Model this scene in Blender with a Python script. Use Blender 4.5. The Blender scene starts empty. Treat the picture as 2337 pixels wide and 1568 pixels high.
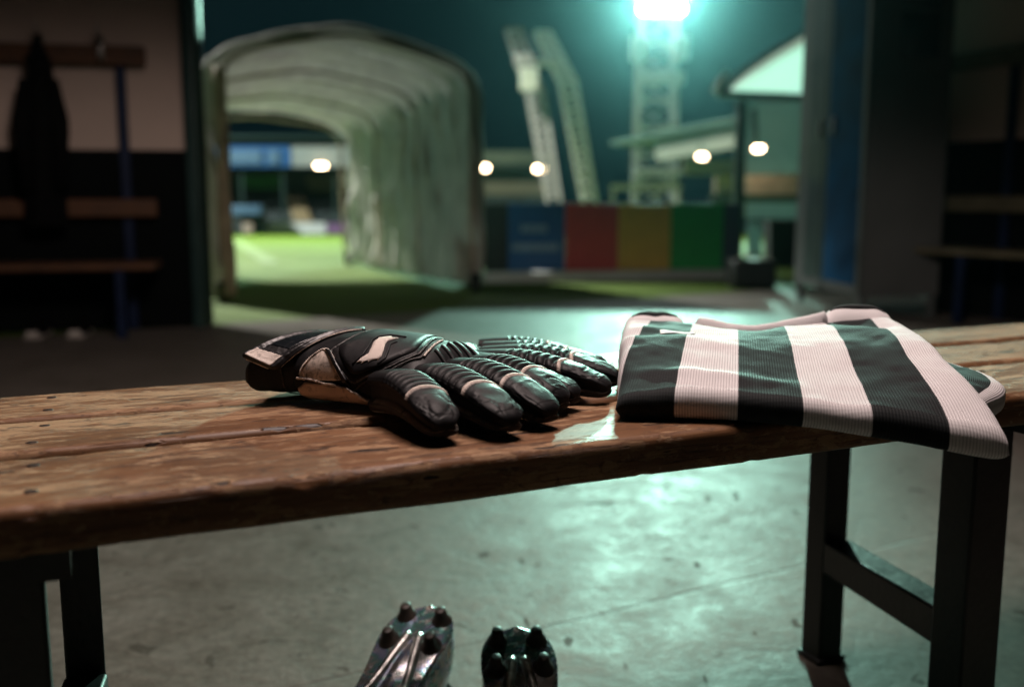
import bpy, bmesh, math, random
from math import sin, cos, tan, pi, radians, sqrt, atan2, exp
from mathutils import Vector, Matrix, noise
from mathutils.geometry import tessellate_polygon

random.seed(7)
S = bpy.context.scene
COL = S.collection
V = Vector

# ------------------------------------------------------------------ camera model (used to lay out real distances)
CAM_H = 0.64
PITCH = radians(8.4)
F = 2272.0; CX = 1168.5; CY = 784.0          # focal length and centre in units of a 2337 px wide picture
COSP, SINP = cos(PITCH), sin(PITCH)

def at_depth(x, y, D):
    """point seen at picture position (x, y) that stands D metres ahead along the floor"""
    v = (y - CY) / F
    ang = PITCH + math.atan(v)
    drop = D * tan(ang)
    zc = D * COSP + drop * SINP
    return V(((x - CX) / F * zc, D, CAM_H - drop))

def at_height(x, y, z):
    v = (y - CY) / F
    ang = PITCH + math.atan(v)
    drop = CAM_H - z
    D = drop / tan(ang)
    zc = D * COSP + drop * SINP
    return V(((x - CX) / F * zc, D, z))

def lerp(a, b, t): return a + (b - a) * t
def clamp(x, a=0.0, b=1.0): return max(a, min(b, x))
def sstep(a, b, x):
    t = clamp((x - a) / (b - a)); return t * t * (3 - 2 * t)
def fbm(p, o=4): return noise.fractal(p, 1.0, 2.0, o)

# ------------------------------------------------------------------ object helpers
def tag(o, label=None, cat=None, group=None, kind=None):
    if label: o['label'] = label
    if cat: o['category'] = cat
    if group: o['group'] = group
    if kind: o['kind'] = kind
    return o

def empty(name, loc=(0, 0, 0), rotz=0.0, label=None, cat=None, group=None):
    o = bpy.data.objects.new(name, None); COL.objects.link(o)
    o.empty_display_size = 0.05
    o.location = loc; o.rotation_euler = (0, 0, rotz)
    return tag(o, label, cat, group)

def link_mesh(name, me, mat=None, parent=None, smooth=True):
    o = bpy.data.objects.new(name, me); COL.objects.link(o)
    if mat is not None:
        for m in (mat if isinstance(mat, (list, tuple)) else [mat]): me.materials.append(m)
    if smooth: me.polygons.foreach_set('use_smooth', [True] * len(me.polygons))
    if parent is not None:
        o.parent = parent
    return o

class MB:
    """collects shapes, then links them as one mesh object"""
    def __init__(s): s.v = []; s.f = []; s.uv = {}; s.at = []; s.mi = []
    def add(s, vs, fs, att=None, mi=0):
        b = len(s.v); s.v += [tuple(p) for p in vs]; s.f += [tuple(i + b for i in f) for f in fs]
        s.at += (att if att else [0.0] * len(vs)); s.mi += [mi] * len(fs)
        return b
    def box(s, c, d, R=None, mi=0):
        c = V(c); hx, hy, hz = d[0] / 2, d[1] / 2, d[2] / 2
        vs = []
        for x in (-hx, hx):
            for y in (-hy, hy):
                for z in (-hz, hz):
                    p = V((x, y, z)); p = R @ p if R else p
                    vs.append(c + p)
        s.add(vs, [(0, 1, 3, 2), (4, 6, 7, 5), (0, 4, 5, 1), (2, 3, 7, 6), (0, 2, 6, 4), (1, 5, 7, 3)], mi=mi)
    def beam(s, a, b, w, h, up=V((0, 0, 1)), mi=0):
        a, b = V(a), V(b); t = (b - a).normalized()
        if abs(t.dot(up)) > 0.97: up = V((0, 1, 0))
        sd = t.cross(up).normalized(); u = sd.cross(t)
        vs = []
        for p in (a, b):
            for i, j in ((-1, -1), (1, -1), (1, 1), (-1, 1)): vs.append(p + sd * (i * w / 2) + u * (j * h / 2))
        s.add(vs, [(3, 2, 1, 0), (4, 5, 6, 7), (0, 1, 5, 4), (1, 2, 6, 5), (2, 3, 7, 6), (3, 0, 4, 7)], mi=mi)
    def tube(s, pts, r, n=8, closed=False, mi=0):
        pts = [V(p) for p in pts]; N = len(pts); vs = []
        up = V((0, 0, 1))
        for i, p in enumerate(pts):
            a = pts[(i - 1) % N] if (closed or i > 0) else p
            b = pts[(i + 1) % N] if (closed or i < N - 1) else p
            t = (b - a)
            if t.length < 1e-9: t = V((1, 0, 0))
            t.normalize()
            uu = up if abs(t.dot(up)) < 0.95 else V((0, 1, 0))
            sd = t.cross(uu).normalized(); u2 = sd.cross(t)
            rr = r[i] if isinstance(r, (list, tuple)) else r
            for k in range(n):
                q = 2 * pi * k / n
                vs.append(p + sd * (rr * cos(q)) + u2 * (rr * sin(q)))
        fs = []
        M = N if closed else N - 1
        for i in range(M):
            j = (i + 1) % N
            for k in range(n):
                k2 = (k + 1) % n
                fs.append((i * n + k, i * n + k2, j * n + k2, j * n + k))
        if not closed:
            fs.append(tuple(range(n - 1, -1, -1))); fs.append(tuple((N - 1) * n + k for k in range(n)))
        s.add(vs, fs, mi=mi)
    def cyl(s, a, b, r0, r1=None, n=16, mi=0):
        s.tube([a, b], [r0, r0 if r1 is None else r1], n, mi=mi)
    def grid(s, rows, cu=False, cv=False, att=None, mi=0):
        nu, nv = len(rows), len(rows[0]); vs = [p for r in rows for p in r]; fs = []
        for i in range(nu if cu else nu - 1):
            i2 = (i + 1) % nu
            for j in range(nv if cv else nv - 1):
                j2 = (j + 1) % nv
                fs.append((i * nv + j, i2 * nv + j, i2 * nv + j2, i * nv + j2))
        return s.add(vs, fs, att=[a for r in att for a in r] if att else None, mi=mi)
    def build(s, name, mat, parent=None, smooth=True, bevel=0.0, attr=None, fix=True, origin=None):
        me = bpy.data.meshes.new(name)
        vs = s.v
        if origin is not None:
            o3 = V(origin); vs = [tuple(V(p) - o3) for p in vs]
        me.from_pydata(vs, [], s.f); 
        if attr:
            a = me.attributes.new(attr, 'FLOAT', 'POINT'); a.data.foreach_set('value', s.at)
        if any(s.mi): me.polygons.foreach_set('material_index', s.mi)
        if fix or bevel:
            bm = bmesh.new(); bm.from_mesh(me)
            if fix: bmesh.ops.recalc_face_normals(bm, faces=bm.faces)
            bm.to_mesh(me); bm.free()
        me.update()
        o = link_mesh(name, me, mat, parent, smooth)
        if origin is not None: o.location = origin
        if bevel:
            m = o.modifiers.new('bev', 'BEVEL'); m.width = bevel; m.segments = 2; m.limit_method = 'ANGLE'; m.angle_limit = radians(40)
            m.harden_normals = False
        if smooth and (bevel or smooth == 'auto'):
            try: me.set_sharp_from_angle(angle=radians(40))
            except Exception: pass
        return o

# ------------------------------------------------------------------ materials
def newmat(name):
    m = bpy.data.materials.new(name); m.use_nodes = True
    nt = m.node_tree; b = nt.nodes['Principled BSDF']
    return m, nt, b
def nd(nt, t, **kw):
    n = nt.nodes.new(t)
    for k, v in kw.items():
        if k in n.inputs: n.inputs[k].default_value = v
        else: setattr(n, k, v)
    return n
def ramp(nt, fac, stops, interp='LINEAR'):
    r = nt.nodes.new('ShaderNodeValToRGB'); r.color_ramp.interpolation = interp
    e = r.color_ramp.elements
    while len(e) < len(stops): e.new(0.5)
    for el, (p, c) in zip(e, stops): el.position = p; el.color = (*c, 1) if len(c) == 3 else c
    nt.links.new(fac, r.inputs[0]); return r
def mixc(nt, fac, a, b, mode='MIX'):
    m = nt.nodes.new('ShaderNodeMix'); m.data_type = 'RGBA'; m.blend_type = mode
    for s, v in ((0, fac), (6, a), (7, b)):
        if hasattr(v, 'is_linked') or hasattr(v, 'links'): nt.links.new(v, m.inputs[s])
        else: m.inputs[s].default_value = v if s == 0 else ((*v, 1) if len(v) == 3 else v)
    return m.outputs[2]
def mathn(nt, op, a, b=None, clampit=False):
    m = nt.nodes.new('ShaderNodeMath'); m.operation = op; m.use_clamp = clampit
    for i, v in enumerate((a, b)):
        if v is None: continue
        if hasattr(v, 'links'): nt.links.new(v, m.inputs[i])
        else: m.inputs[i].default_value = v
    return m.outputs[0]
def coords(nt, scale=(1, 1, 1), kind='Object', rot=(0, 0, 0)):
    t = nt.nodes.new('ShaderNodeTexCoord'); m = nt.nodes.new('ShaderNodeMapping')
    m.inputs['Scale'].default_value = scale; m.inputs['Rotation'].default_value = rot
    nt.links.new(t.outputs[kind], m.inputs[0]); return m.outputs[0]
def noisen(nt, vec, scale, detail=4, rough=0.55, dist=0.0):
    n = nd(nt, 'ShaderNodeTexNoise', Scale=scale, Detail=detail, Roughness=rough, Distortion=dist)
    nt.links.new(vec, n.inputs['Vector']); return n.outputs['Fac']
def bump(nt, bsdf, h, strength=0.3, dist=0.001, prev=None):
    b = nd(nt, 'ShaderNodeBump', Strength=strength, Distance=dist)
    nt.links.new(h, b.inputs['Height'])
    if prev is not None: nt.links.new(prev, b.inputs['Normal'])
    nt.links.new(b.outputs[0], bsdf.inputs['Normal']); return b.outputs[0]

def simple(name, col, rough=0.5, metal=0.0, var=0.25, scale=8.0, bumps=0.0, bscale=60.0, spec=0.5, bdist=0.002):
    m, nt, b = newmat(name)
    c = coords(nt); n = noisen(nt, c, scale, 5)
    lo = tuple(x * (1 - var) for x in col); hi = tuple(min(1, x * (1 + var)) for x in col)
    r = ramp(nt, n, [(0.3, lo), (0.7, hi)]); nt.links.new(r.outputs[0], b.inputs['Base Color'])
    rr = nt.nodes.new('ShaderNodeMapRange'); nt.links.new(n, rr.inputs[0])
    rr.inputs[3].default_value = max(0.02, rough - 0.12); rr.inputs[4].default_value = min(1, rough + 0.12)
    nt.links.new(rr.outputs[0], b.inputs['Roughness'])
    b.inputs['Metallic'].default_value = metal; b.inputs['Specular IOR Level'].default_value = spec
    if bumps:
        n2 = noisen(nt, c, bscale, 3); bump(nt, b, n2, bumps, bdist)
    return m

def emit(name, col, strength):
    m, nt, b = newmat(name)
    b.inputs['Base Color'].default_value = (0.02, 0.02, 0.02, 1)
    b.inputs['Emission Color'].default_value = (*col, 1); b.inputs['Emission Strength'].default_value = strength
    return m

# worn varnished bench wood, grain along local X
def wood_mat(name, dark=1.0, seed=0.0):
    m, nt, b = newmat(name)
    tc = nt.nodes.new('ShaderNodeTexCoord'); mp = nt.nodes.new('ShaderNodeMapping')
    nt.links.new(tc.outputs['Object'], mp.inputs[0]); mp.inputs['Location'].default_value = (seed, seed * .7, 0)
    P = mp.outputs[0]
    def sc(s):
        q = nt.nodes.new('ShaderNodeMapping'); q.inputs['Scale'].default_value = s; nt.links.new(P, q.inputs[0]); return q.outputs[0]
    grain = noisen(nt, sc((5, 170, 170)), 1.0, 6, 0.65, 0.4)
    fine = noisen(nt, sc((11, 420, 420)), 1.0, 3, 0.6, 0.2)
    broad = noisen(nt, sc((4, 14, 14)), 1.0, 3, 0.5, 0.4)
    flake = noisen(nt, sc((24, 95, 90)), 1.0, 8, 0.70, 0.35)
    flake2 = noisen(nt, sc((13, 75, 70)), 1.0, 8, 0.72, 0.5)
    k = dark
    chip = noisen(nt, sc((75, 120, 110)), 1.0, 5, 0.65, 0.3)
    base = ramp(nt, grain, [(0.25, (.115 * k, .053 * k, .025 * k)), (0.5, (.215 * k, .115 * k, .058 * k)), (0.8, (.31 * k, .175 * k, .092 * k))])
    tint = ramp(nt, broad, [(0.3, (.72, .62, .52)), (0.7, (1.12, 1.05, 1.0))])
    c1 = mixc(nt, 1.0, base.outputs[0], tint.outputs[0], 'MULTIPLY')
    worn = ramp(nt, mathn(nt, 'ADD', mathn(nt, 'MULTIPLY', flake, .7), mathn(nt, 'MULTIPLY', broad, .3)), [(0.495, (0, 0, 0)), (0.53, (1, 1, 1))])   # varnish flaked off
    c2 = mixc(nt, mathn(nt, 'MULTIPLY', worn.outputs[0], 0.9), c1, mixc(nt, fine, (.24 * k, .125 * k, .060 * k), (.44 * k, .28 * k, .155 * k)))
    stain = ramp(nt, flake2, [(0.575, (0, 0, 0)), (0.63, (1, 1, 1))])
    c3 = mixc(nt, mathn(nt, 'MULTIPLY', stain.outputs[0], 0.75), c2, (.050 * k, .022 * k, .013 * k))
    cl = ramp(nt, chip, [(0.60, (0, 0, 0)), (0.64, (1, 1, 1))]); cd = ramp(nt, chip, [(0.36, (1, 1, 1)), (0.40, (0, 0, 0))])
    c3 = mixc(nt, mathn(nt, 'MULTIPLY', cl.outputs[0], .5), c3, (.42 * k, .29 * k, .17 * k)); c3 = mixc(nt, mathn(nt, 'MULTIPLY', cd.outputs[0], .6), c3, (.06 * k, .030 * k, .017 * k))
    fis = ramp(nt, fine, [(0.30, (1, 1, 1)), (0.40, (0, 0, 0))])                       # open grain
    c3 = mixc(nt, mathn(nt, 'MULTIPLY', fis.outputs[0], 0.65), c3, (.040, .020, .012))
    dent = noisen(nt, sc((24, 110, 90)), 1.0, 2, 0.4)
    dm = ramp(nt, dent, [(0.69, (0, 0, 0)), (0.72, (1, 1, 1))])
    c4 = mixc(nt, mathn(nt, 'MULTIPLY', dm.outputs[0], 0.9), c3, (.016, .011, .010))
    # hand dirt and wear on the vertical faces
    nt.links.new(c4, b.inputs['Base Color'])
    rr = ramp(nt, mathn(nt, 'ADD', mathn(nt, 'MULTIPLY', worn.outputs[0], .6), mathn(nt, 'MULTIPLY', fine, .4)), [(0.15, (.44, .44, .44)), (0.8, (.70, .70, .70))])
    nt.links.new(rr.outputs[0], b.inputs['Roughness'])
    b.inputs['Specular IOR Level'].default_value = 0.32
    h = mathn(nt, 'ADD', mathn(nt, 'MULTIPLY', grain, 0.7), mathn(nt, 'MULTIPLY', worn.outputs[0], -0.45))
    h = mathn(nt, 'ADD', h, mathn(nt, 'MULTIPLY', dm.outputs[0], -1.8))
    h = mathn(nt, 'ADD', h, mathn(nt, 'MULTIPLY', fis.outputs[0], -0.7))
    bump(nt, b, h, .75, 0.0013)
    return m

M = {}
M['wood'] = wood_mat('worn_varnished_wood', 1.0, 0.0)
M['wood2'] = wood_mat('worn_varnished_wood_middle', 0.95, 3.7)
M['wood3'] = wood_mat('worn_varnished_wood_rear', 0.95, 8.1)
M['plainwood'] = simple('orange_brown_wood', (.085, .036, .012), .65, var=.3, scale=12)
M['paleledge'] = simple('worn_pale_wood', (.12, .11, .065), .5)
M['black_steel'] = simple('black_painted_steel', (.010, .012, .012), .38, var=.4, scale=30, bumps=.25, bscale=120)
M['screw'] = simple('rusty_screw', (.035, .022, .016), .6, metal=.3, var=.5, scale=200)
M['blue_steel'] = simple('blue_painted_steel', (.005, .014, .045), .5, spec=.25)
M['beige_wall'] = simple('beige_painted_plaster', (.52, .42, .35), .8, var=.08, scale=3, bumps=.2, bscale=40)
M['dado'] = simple('black_painted_dado', (.003, .004, .004), .8, var=.3, spec=.08)
M['frame_pale'] = simple('pale_painted_jamb', (.018, .030, .026), .7, var=.15, spec=.03)
M['frame_dark'] = simple('dark_green_painted_jamb', (.02, .05, .045), .4, var=.2)
M['ceil'] = simple('ceiling_paint', (.05, .05, .05), .9)
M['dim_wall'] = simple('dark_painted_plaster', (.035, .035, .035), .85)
M['white_metal'] = simple('galvanised_white_steel', (.55, .58, .56), .5, var=.1)
M['canvas'] = None
M['dark_plastic'] = simple('black_plastic', (.012, .014, .014), .4)
M['cloth_black'] = simple('black_cloth', (.004, .004, .004), .9, var=.4, scale=20, spec=.08)
M['white_cloth'] = simple('off_white_cloth', (.5, .47, .42), .9)
M['steel'] = simple('bare_steel', (.45, .43, .40), .3, metal=1.0)
M['lens'] = emit('warm_stadium_lamp', (1.0, .72, .45), 26.0)
M['flood'] = emit('floodlight_lens', (.80, 1.0, .93), 60.0)

# concrete floor
def floor_mat():
    m, nt, b = newmat('screed_floor')
    c = coords(nt)
    a = noisen(nt, c, 1.3, 5, .6); n2 = noisen(nt, c, 48, 6, .70); n3 = noisen(nt, c, 9.0, 5, .62, .5)
    sp = noisen(nt, c, 13, 3, .5, .6); sp2 = noisen(nt, coords(nt, (1.0, .45, 1), rot=(0, 0, .5)), 30, 2, .4)
    r = ramp(nt, n2, [(0.28, (.080, .073, .062)), (0.5, (.130, .119, .102)), (0.72, (.178, .163, .141))])
    t = ramp(nt, mathn(nt, 'ADD', mathn(nt, 'MULTIPLY', a, .5), mathn(nt, 'MULTIPLY', n3, .5)), [(0.36, (.70, .68, .64)), (0.62, (1.12, 1.12, 1.12))])
    c1 = mixc(nt, 1.0, r.outputs[0], t.outputs[0], 'MULTIPLY')
    spots = ramp(nt, sp, [(0.665, (0, 0, 0)), (0.70, (1, 1, 1))]); sp3 = ramp(nt, sp2, [(0.70, (0, 0, 0)), (0.73, (1, 1, 1))])
    dirt = mathn(nt, 'MAXIMUM', mathn(nt, 'MULTIPLY', spots.outputs[0], .75), mathn(nt, 'MULTIPLY', sp3.outputs[0], .7))
    c2 = mixc(nt, dirt, c1, (.040, .028, .020))
    # joint line in the screed
    sx = nt.nodes.new('ShaderNodeSeparateXYZ'); nt.links.new(c, sx.inputs[0])
    wob = mathn(nt, 'MULTIPLY', noisen(nt, c, 4, 3), .02)
    d = mathn(nt, 'ABSOLUTE', mathn(nt, 'ADD', mathn(nt, 'SUBTRACT', sx.outputs[1], mathn(nt, 'MULTIPLY', sx.outputs[0], .55)), mathn(nt, 'SUBTRACT', wob, 1.40)))
    ln = ramp(nt, d, [(0.0, (1, 1, 1)), (0.006, (0, 0, 0))])
    c3 = mixc(nt, mathn(nt, 'MULTIPLY', ln.outputs[0], .4), c2, (.05, .045, .04))
    nt.links.new(c3, b.inputs['Base Color'])
    rg = ramp(nt, mathn(nt, 'ADD', mathn(nt, 'MULTIPLY', n3, .6), mathn(nt, 'MULTIPLY', n2, .4)), [(0.35, (.44, .44, .44)), (0.65, (.66, .66, .66))])
    nt.links.new(mathn(nt, 'ADD', rg.outputs[0], mathn(nt, 'MULTIPLY', dirt, .3)), b.inputs['Roughness'])
    h = mathn(nt, 'ADD', mathn(nt, 'MULTIPLY', n2, .55), mathn(nt, 'MULTIPLY', n3, .9))
    h = mathn(nt, 'SUBTRACT', h, mathn(nt, 'MULTIPLY', ln.outputs[0], .4))
    bump(nt, b, h, .42, .006)
    b.inputs['Specular IOR Level'].default_value = .13
    return m
M['floor'] = floor_mat()

def grass_mat():
    m, nt, b = newmat('turf')
    c = coords(nt); a = noisen(nt, c, 40, 5, .7); g = noisen(nt, c, 1.2, 3)
    r = ramp(nt, a, [(0.3, (.045, .092, .006)), (0.7, (.095, .175, .012))])
    t = ramp(nt, g, [(0.35, (.85, .85, .8)), (0.65, (1.1, 1.05, 1.0))])
    nt.links.new(mixc(nt, 1.0, r.outputs[0], t.outputs[0], 'MULTIPLY'), b.inputs['Base Color'])
    b.inputs['Roughness'].default_value = .75; b.inputs['Specular IOR Level'].default_value = .25
    bump(nt, b, a, .8, .02); return m
M['grass'] = grass_mat()

# ================================================================== SETTING
# floor of the room (sheet), turf outside that slopes gently down to the pitch
EDGE_L, EDGE_R = V((-1.62, 4.92)), V((2.2, 7.1))     # line where concrete ends
mb = MB()
mb.add([(-4, -3, 0), (4, -3, 0), (4, 8.1, 0), (2.2, 7.1, 0), (-1.62, 4.92, 0), (-4, 3.6, 0)], [(0, 1, 2, 3, 4, 5)])
tag(mb.build('floor', M['floor'], smooth=False), kind='structure')
mb = MB()
prof = [(2.5, -.012), (9.5, -.004), (14, -.12), (20, -.30), (30, -.62), (45, -1.12), (60, -1.60), (100, -2.9), (220, -6.8)]
rows = []
for D, z in prof: rows.append([V((x, D, z)) for x in (-260, -60, -15, -4, 4, 15, 60, 260)])
mb.grid(rows)
tag(mb.build('pitch', M['grass'], smooth=False), kind='structure')
# pitch marking seen through the tunnel
def turf_z(D):
    for (a, za), (b_, zb) in zip(prof, prof[1:]):
        if a <= D <= b_: return lerp(za, zb, (D - a) / (b_ - a))
    return -1
mb = MB()
pa, pb = at_height(530, 556, 0), at_height(625, 606, 0)
def onturf(x, y):
    z = 0.0
    for _ in range(30):
        p = at_height(x, y, z); z = turf_z(p.y)
    return p
line = []
for k in range(13):
    t = k / 12; a = onturf(lerp(520, 600, t), lerp(548, 606, t)); b2 = onturf(lerp(545, 640, t), lerp(545, 603, t))
    line.append([a + V((0, 0, .012)), b2 + V((0, 0, .012))])
mb.grid(line)
tag(mb.build('pitch_marking', simple('worn_line_paint', (.085, .15, .035), .8), smooth=False), kind='structure')

# room shell
WT = 0.12
def wall_piece(name, a, b_, z1, label, dado=.86, thick=WT, side=1, top_mat='beige_wall'):
    """wall standing on line a-b with a dark painted lower half"""
    r = empty(name, (a[0], a[1], 0), 0, label, 'wall')
    A = V((a[0], a[1], 0)); B = V((b_[0], b_[1], 0)); t = (B - A).normalized(); n = V((-t.y, t.x, 0)) * side
    L = (B - A).length
    R = Matrix(((t.x, n.x, 0), (t.y, n.y, 0), (0, 0, 1)))
    m1 = MB(); m1.box(A + t * L / 2 + n * thick / 2 + V((0, 0, dado / 2)) - A, (L, thick, dado), R)
    m1.build('dado', M['dado'], r, smooth=False)
    m2 = MB(); m2.box(A + t * L / 2 + n * (thick / 2 + .0015) + V((0, 0, dado + (z1 - dado) / 2)) - A, (L, thick - .003, z1 - dado), R)
    m2.build('plaster', M[top_mat], r, smooth=False)
    return r
Lw0 = at_height(447, 745, 0); Lw0.z = 0
wall_dir = V((-1, -0.22, 0)).normalized()
Lw1 = Lw0 + wall_dir * 2.5
wall_piece('end_wall', (Lw1.x, Lw1.y), (Lw0.x, Lw0.y), 2.4, 'beige and black painted wall to the left of the doorway, behind the coat pegs', side=1)
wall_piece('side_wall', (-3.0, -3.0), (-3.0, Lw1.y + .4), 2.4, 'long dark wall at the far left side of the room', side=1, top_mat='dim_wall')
Rw0 = V((2.34, 5.6, 0)); Rw1 = V((3.3, 4.05, 0))
wall_piece('side_wall', (Rw0.x, Rw0.y), (Rw1.x, Rw1.y), 2.4, 'dim beige and black wall at the right, beside the metal locker', dado=.93, side=1)
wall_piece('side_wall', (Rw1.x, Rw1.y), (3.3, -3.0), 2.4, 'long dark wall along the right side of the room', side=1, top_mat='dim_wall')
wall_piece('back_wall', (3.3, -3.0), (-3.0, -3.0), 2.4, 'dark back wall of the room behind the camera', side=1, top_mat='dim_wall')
mb = MB(); mb.box((.1, 1.2, 2.46), (6.9, 8.8, .12))
tag(mb.build('ceiling', M['ceil'], smooth=False), kind='structure')
# left door jamb with pale reveal
jb = empty('door_jamb', (Lw0.x, Lw0.y, 0), 0, 'pale painted door jamb at the end of the left wall', 'door frame')
mb = MB(); mb.box((.035, .02, 1.2), (.05, .17, 2.4)); mb.build('post', M['frame_dark'], jb, smooth=False, bevel=.004)
mb = MB(); mb.box((.066, .02, 1.2), (.012, .05, 2.4)); mb.build('stop_bead', M['frame_pale'], jb, smooth=False)

# ================================================================== FOREGROUND BENCH
BP0 = V((-0.313, 0.588, 0)); BU = V((.912, .41, 0)).normalized(); BW = V((-BU.y, BU.x, 0)); BANG = atan2(BU.y, BU.x)
BH = 0.45
bench = empty('changing_bench', BP0, BANG, 'long worn brown slatted bench on black steel legs in the foreground', 'bench')
BX0, BX1 = -.30, 2.15
def slat(w0, w1, th, mat, seed, chips):
    mb = MB(); n = 620; rows = []
    r = .0080
    prof2 = []
    for cx_, cz_, a0 in ((w1 - r, BH - r, 0), (w0 + r, BH - r, 90), (w0 + r, BH - th + r, 180), (w1 - r, BH - th + r, 270)):
        for k in range(5):
            a = radians(a0 + k * 22.5); prof2.append((cx_ + r * cos(a), cz_ + r * sin(a), a))
        # extra points along flat faces
        nxt = {0: (w1 - r, w0 + r, BH, BH), 90: (w0, w0, BH - r, BH - th + r), 180: (w0 + r, w1 - r, BH - th, BH - th), 270: (w1, w1, BH - th + r, BH - r)}[a0]
        for k in range(1, 9):
            t = k / 9; prof2.append((lerp(nxt[0], nxt[1], t), lerp(nxt[2], nxt[3], t), None))
    for i in range(n + 1):
        x = lerp(BX0, BX1, i / n); row = []
        for (y, z, a) in prof2:
            d = .0007 * fbm(V((x * 3, y * 6 + seed, z * 6)), 3)
            yy, zz = y, z + d
            if a is not None:
                e = fbm(V((x * 9 + seed, y * 3, z * 3 + seed)), 4)
                e2 = noise.noise(V((x * 38 + seed * 3, y * 10, z * 10)))
                ch = .0005 * e + chips * max(0, e2 - .42) * .0035
                ny, nz = (y - (w0 + w1) / 2), (z - (BH - th / 2))
                yy -= (1 if ny > 0 else -1) * max(ch, -.001); zz -= (1 if nz > 0 else -1) * max(ch, -.0008)
            row.append(V((x, yy, zz)))
        rows.append(row)
    mb.grid(rows, cv=True)
    nv = len(prof2)
    mb.f.append(tuple(range(nv))); mb.mi.append(0)
    mb.f.append(tuple(n * nv + k for k in range(nv - 1, -1, -1))); mb.mi.append(0)
    return mb.build('slat', mat, bench)
slat(0, .136, .034, M['wood'], 1.3, 1.0)
slat(.150, .2635, .030, M['wood2'], 5.1, .7)
slat(.2775, .392, .030, M['wood3'], 9.7, .7)
for u_ in (.016, .955, 1.94):
    for w_ in (.035, .105, .178, .238, .305, .365):
        mb = MB(); uu = u_ + .01 * sin(w_ * 90); mb.cyl((uu, w_, BH - .003), (uu, w_, BH + .0007), .0052, .0044, 14); mb.box((uu, w_, BH + .0010), (.0072, .0011, .0006)); mb.build('screw', M['screw'], bench, bevel=.0004)
# steel frames: square-tube legs, low stretcher, top bearer
def leg(u, w, sx, sy, dz=0):
    mb = MB(); mb.box((u, w, (BH - .0355) / 2 + .001), (sx, sy, BH - .0375)); mb.build('leg', M['black_steel'], bench, bevel=.003)
    mb = MB(); mb.box((u, w, .004), (sx + .008, sy + .008, .008)); mb.build('foot', M['dark_plastic'], bench, bevel=.002)
leg(.000, .110, .036, .036); leg(.040, .362, .036, .036)
leg(.945, .095, .056, .046); leg(.982, .362, .040, .038)
leg(1.93, .095, .056, .046); leg(1.95, .362, .044, .040)
for (u0, w0_, u1, w1_) in ((.945, .1185, .982, .342), (.000, .129, .040, .343), (1.93, .1185, 1.95, .341)):
    mb = MB(); mb.beam((u0, w0_, .155), (u1, w1_, .155), .040, .044); mb.build('stretcher', M['black_steel'], bench, bevel=.003)
    mb = MB(); mb.box(((u0 + u1) / 2, .20, BH - .0455), (.034, .37, .019)); mb.build('bearer', M['black_steel'], bench, smooth=False)

# ================================================================== GLOVES
def catmull(P, t):
    """P: list of (t_i, tuple) sorted"""
    n = len(P)
    i = 0
    while i < n - 2 and t > P[i + 1][0]: i += 1
    t0, t1 = P[i][0], P[i + 1][0]; u = (t - t0) / (t1 - t0)
    p1, p2 = P[i][1], P[i + 1][1]
    if i > 0: m1 = [(b - a) / (t1 - P[i - 1][0]) * (t1 - t0) for a, b in zip(P[i - 1][1], p2)]
    else: m1 = [b - a for a, b in zip(p1, p2)]
    if i < n - 2: m2 = [(b - a) / (P[i + 2][0] - t0) * (t1 - t0) for a, b in zip(p1, P[i + 2][1])]
    else: m2 = [b - a for a, b in zip(p1, p2)]
    u2, u3 = u * u, u * u * u
    return [(2 * u3 - 3 * u2 + 1) * a + (u3 - 2 * u2 + u) * c + (-2 * u3 + 3 * u2) * b + (u3 - u2) * d for a, b, c, d in zip(p1, p2, m1, m2)]

def leather_mat():
    m, nt, b = newmat('black_glove_latex')
    c = coords(nt)
    at = nt.nodes.new('ShaderNodeAttribute'); at.attribute_name = 'cream'
    n = noisen(nt, c, 55, 5, .65); n2 = noisen(nt, c, 900, 2); n3 = noisen(nt, c, 170, 4, .7)
    blk = ramp(nt, n, [(.35, (.006, .006, .007)), (.62, (.014, .013, .014)), (.75, (.032, .028, .028))])
    crm = ramp(nt, n3, [(.3, (.42, .33, .28)), (.6, (.76, .65, .58))])
    nt.links.new(mixc(nt, at.outputs['Fac'], blk.outputs[0], crm.outputs[0]), b.inputs['Base Color'])
    rr = ramp(nt, n, [(.3, (.42, .42, .42)), (.7, (.60, .60, .60))]); nt.links.new(rr.outputs[0], b.inputs['Roughness'])
    b.inputs['Specular IOR Level'].default_value = .19
    h = mathn(nt, 'ADD', mathn(nt, 'MULTIPLY', n2, .25), mathn(nt, 'MULTIPLY', n3, .6)); bump(nt, b, h, .35, .0008)
    return m
M['latex'] = leather_mat()
M['neoprene'] = simple('black_neoprene', (.010, .011, .012), .75, var=.4, scale=90, bumps=.5, bscale=700, bdist=.0008)
M['strap'] = simple('black_strap_leather', (.013, .012, .013), .40, var=.5, scale=60, bumps=.4, bscale=250, bdist=.0008)
M['piping'] = simple('scuffed_seam_piping', (.055, .047, .045), .5, var=.7, scale=260, bumps=.5, bscale=500, bdist=.0006)
M['strap_inset'] = simple('black_rubber_inset', (.006, .009, .012), .3, var=.2)
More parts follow.
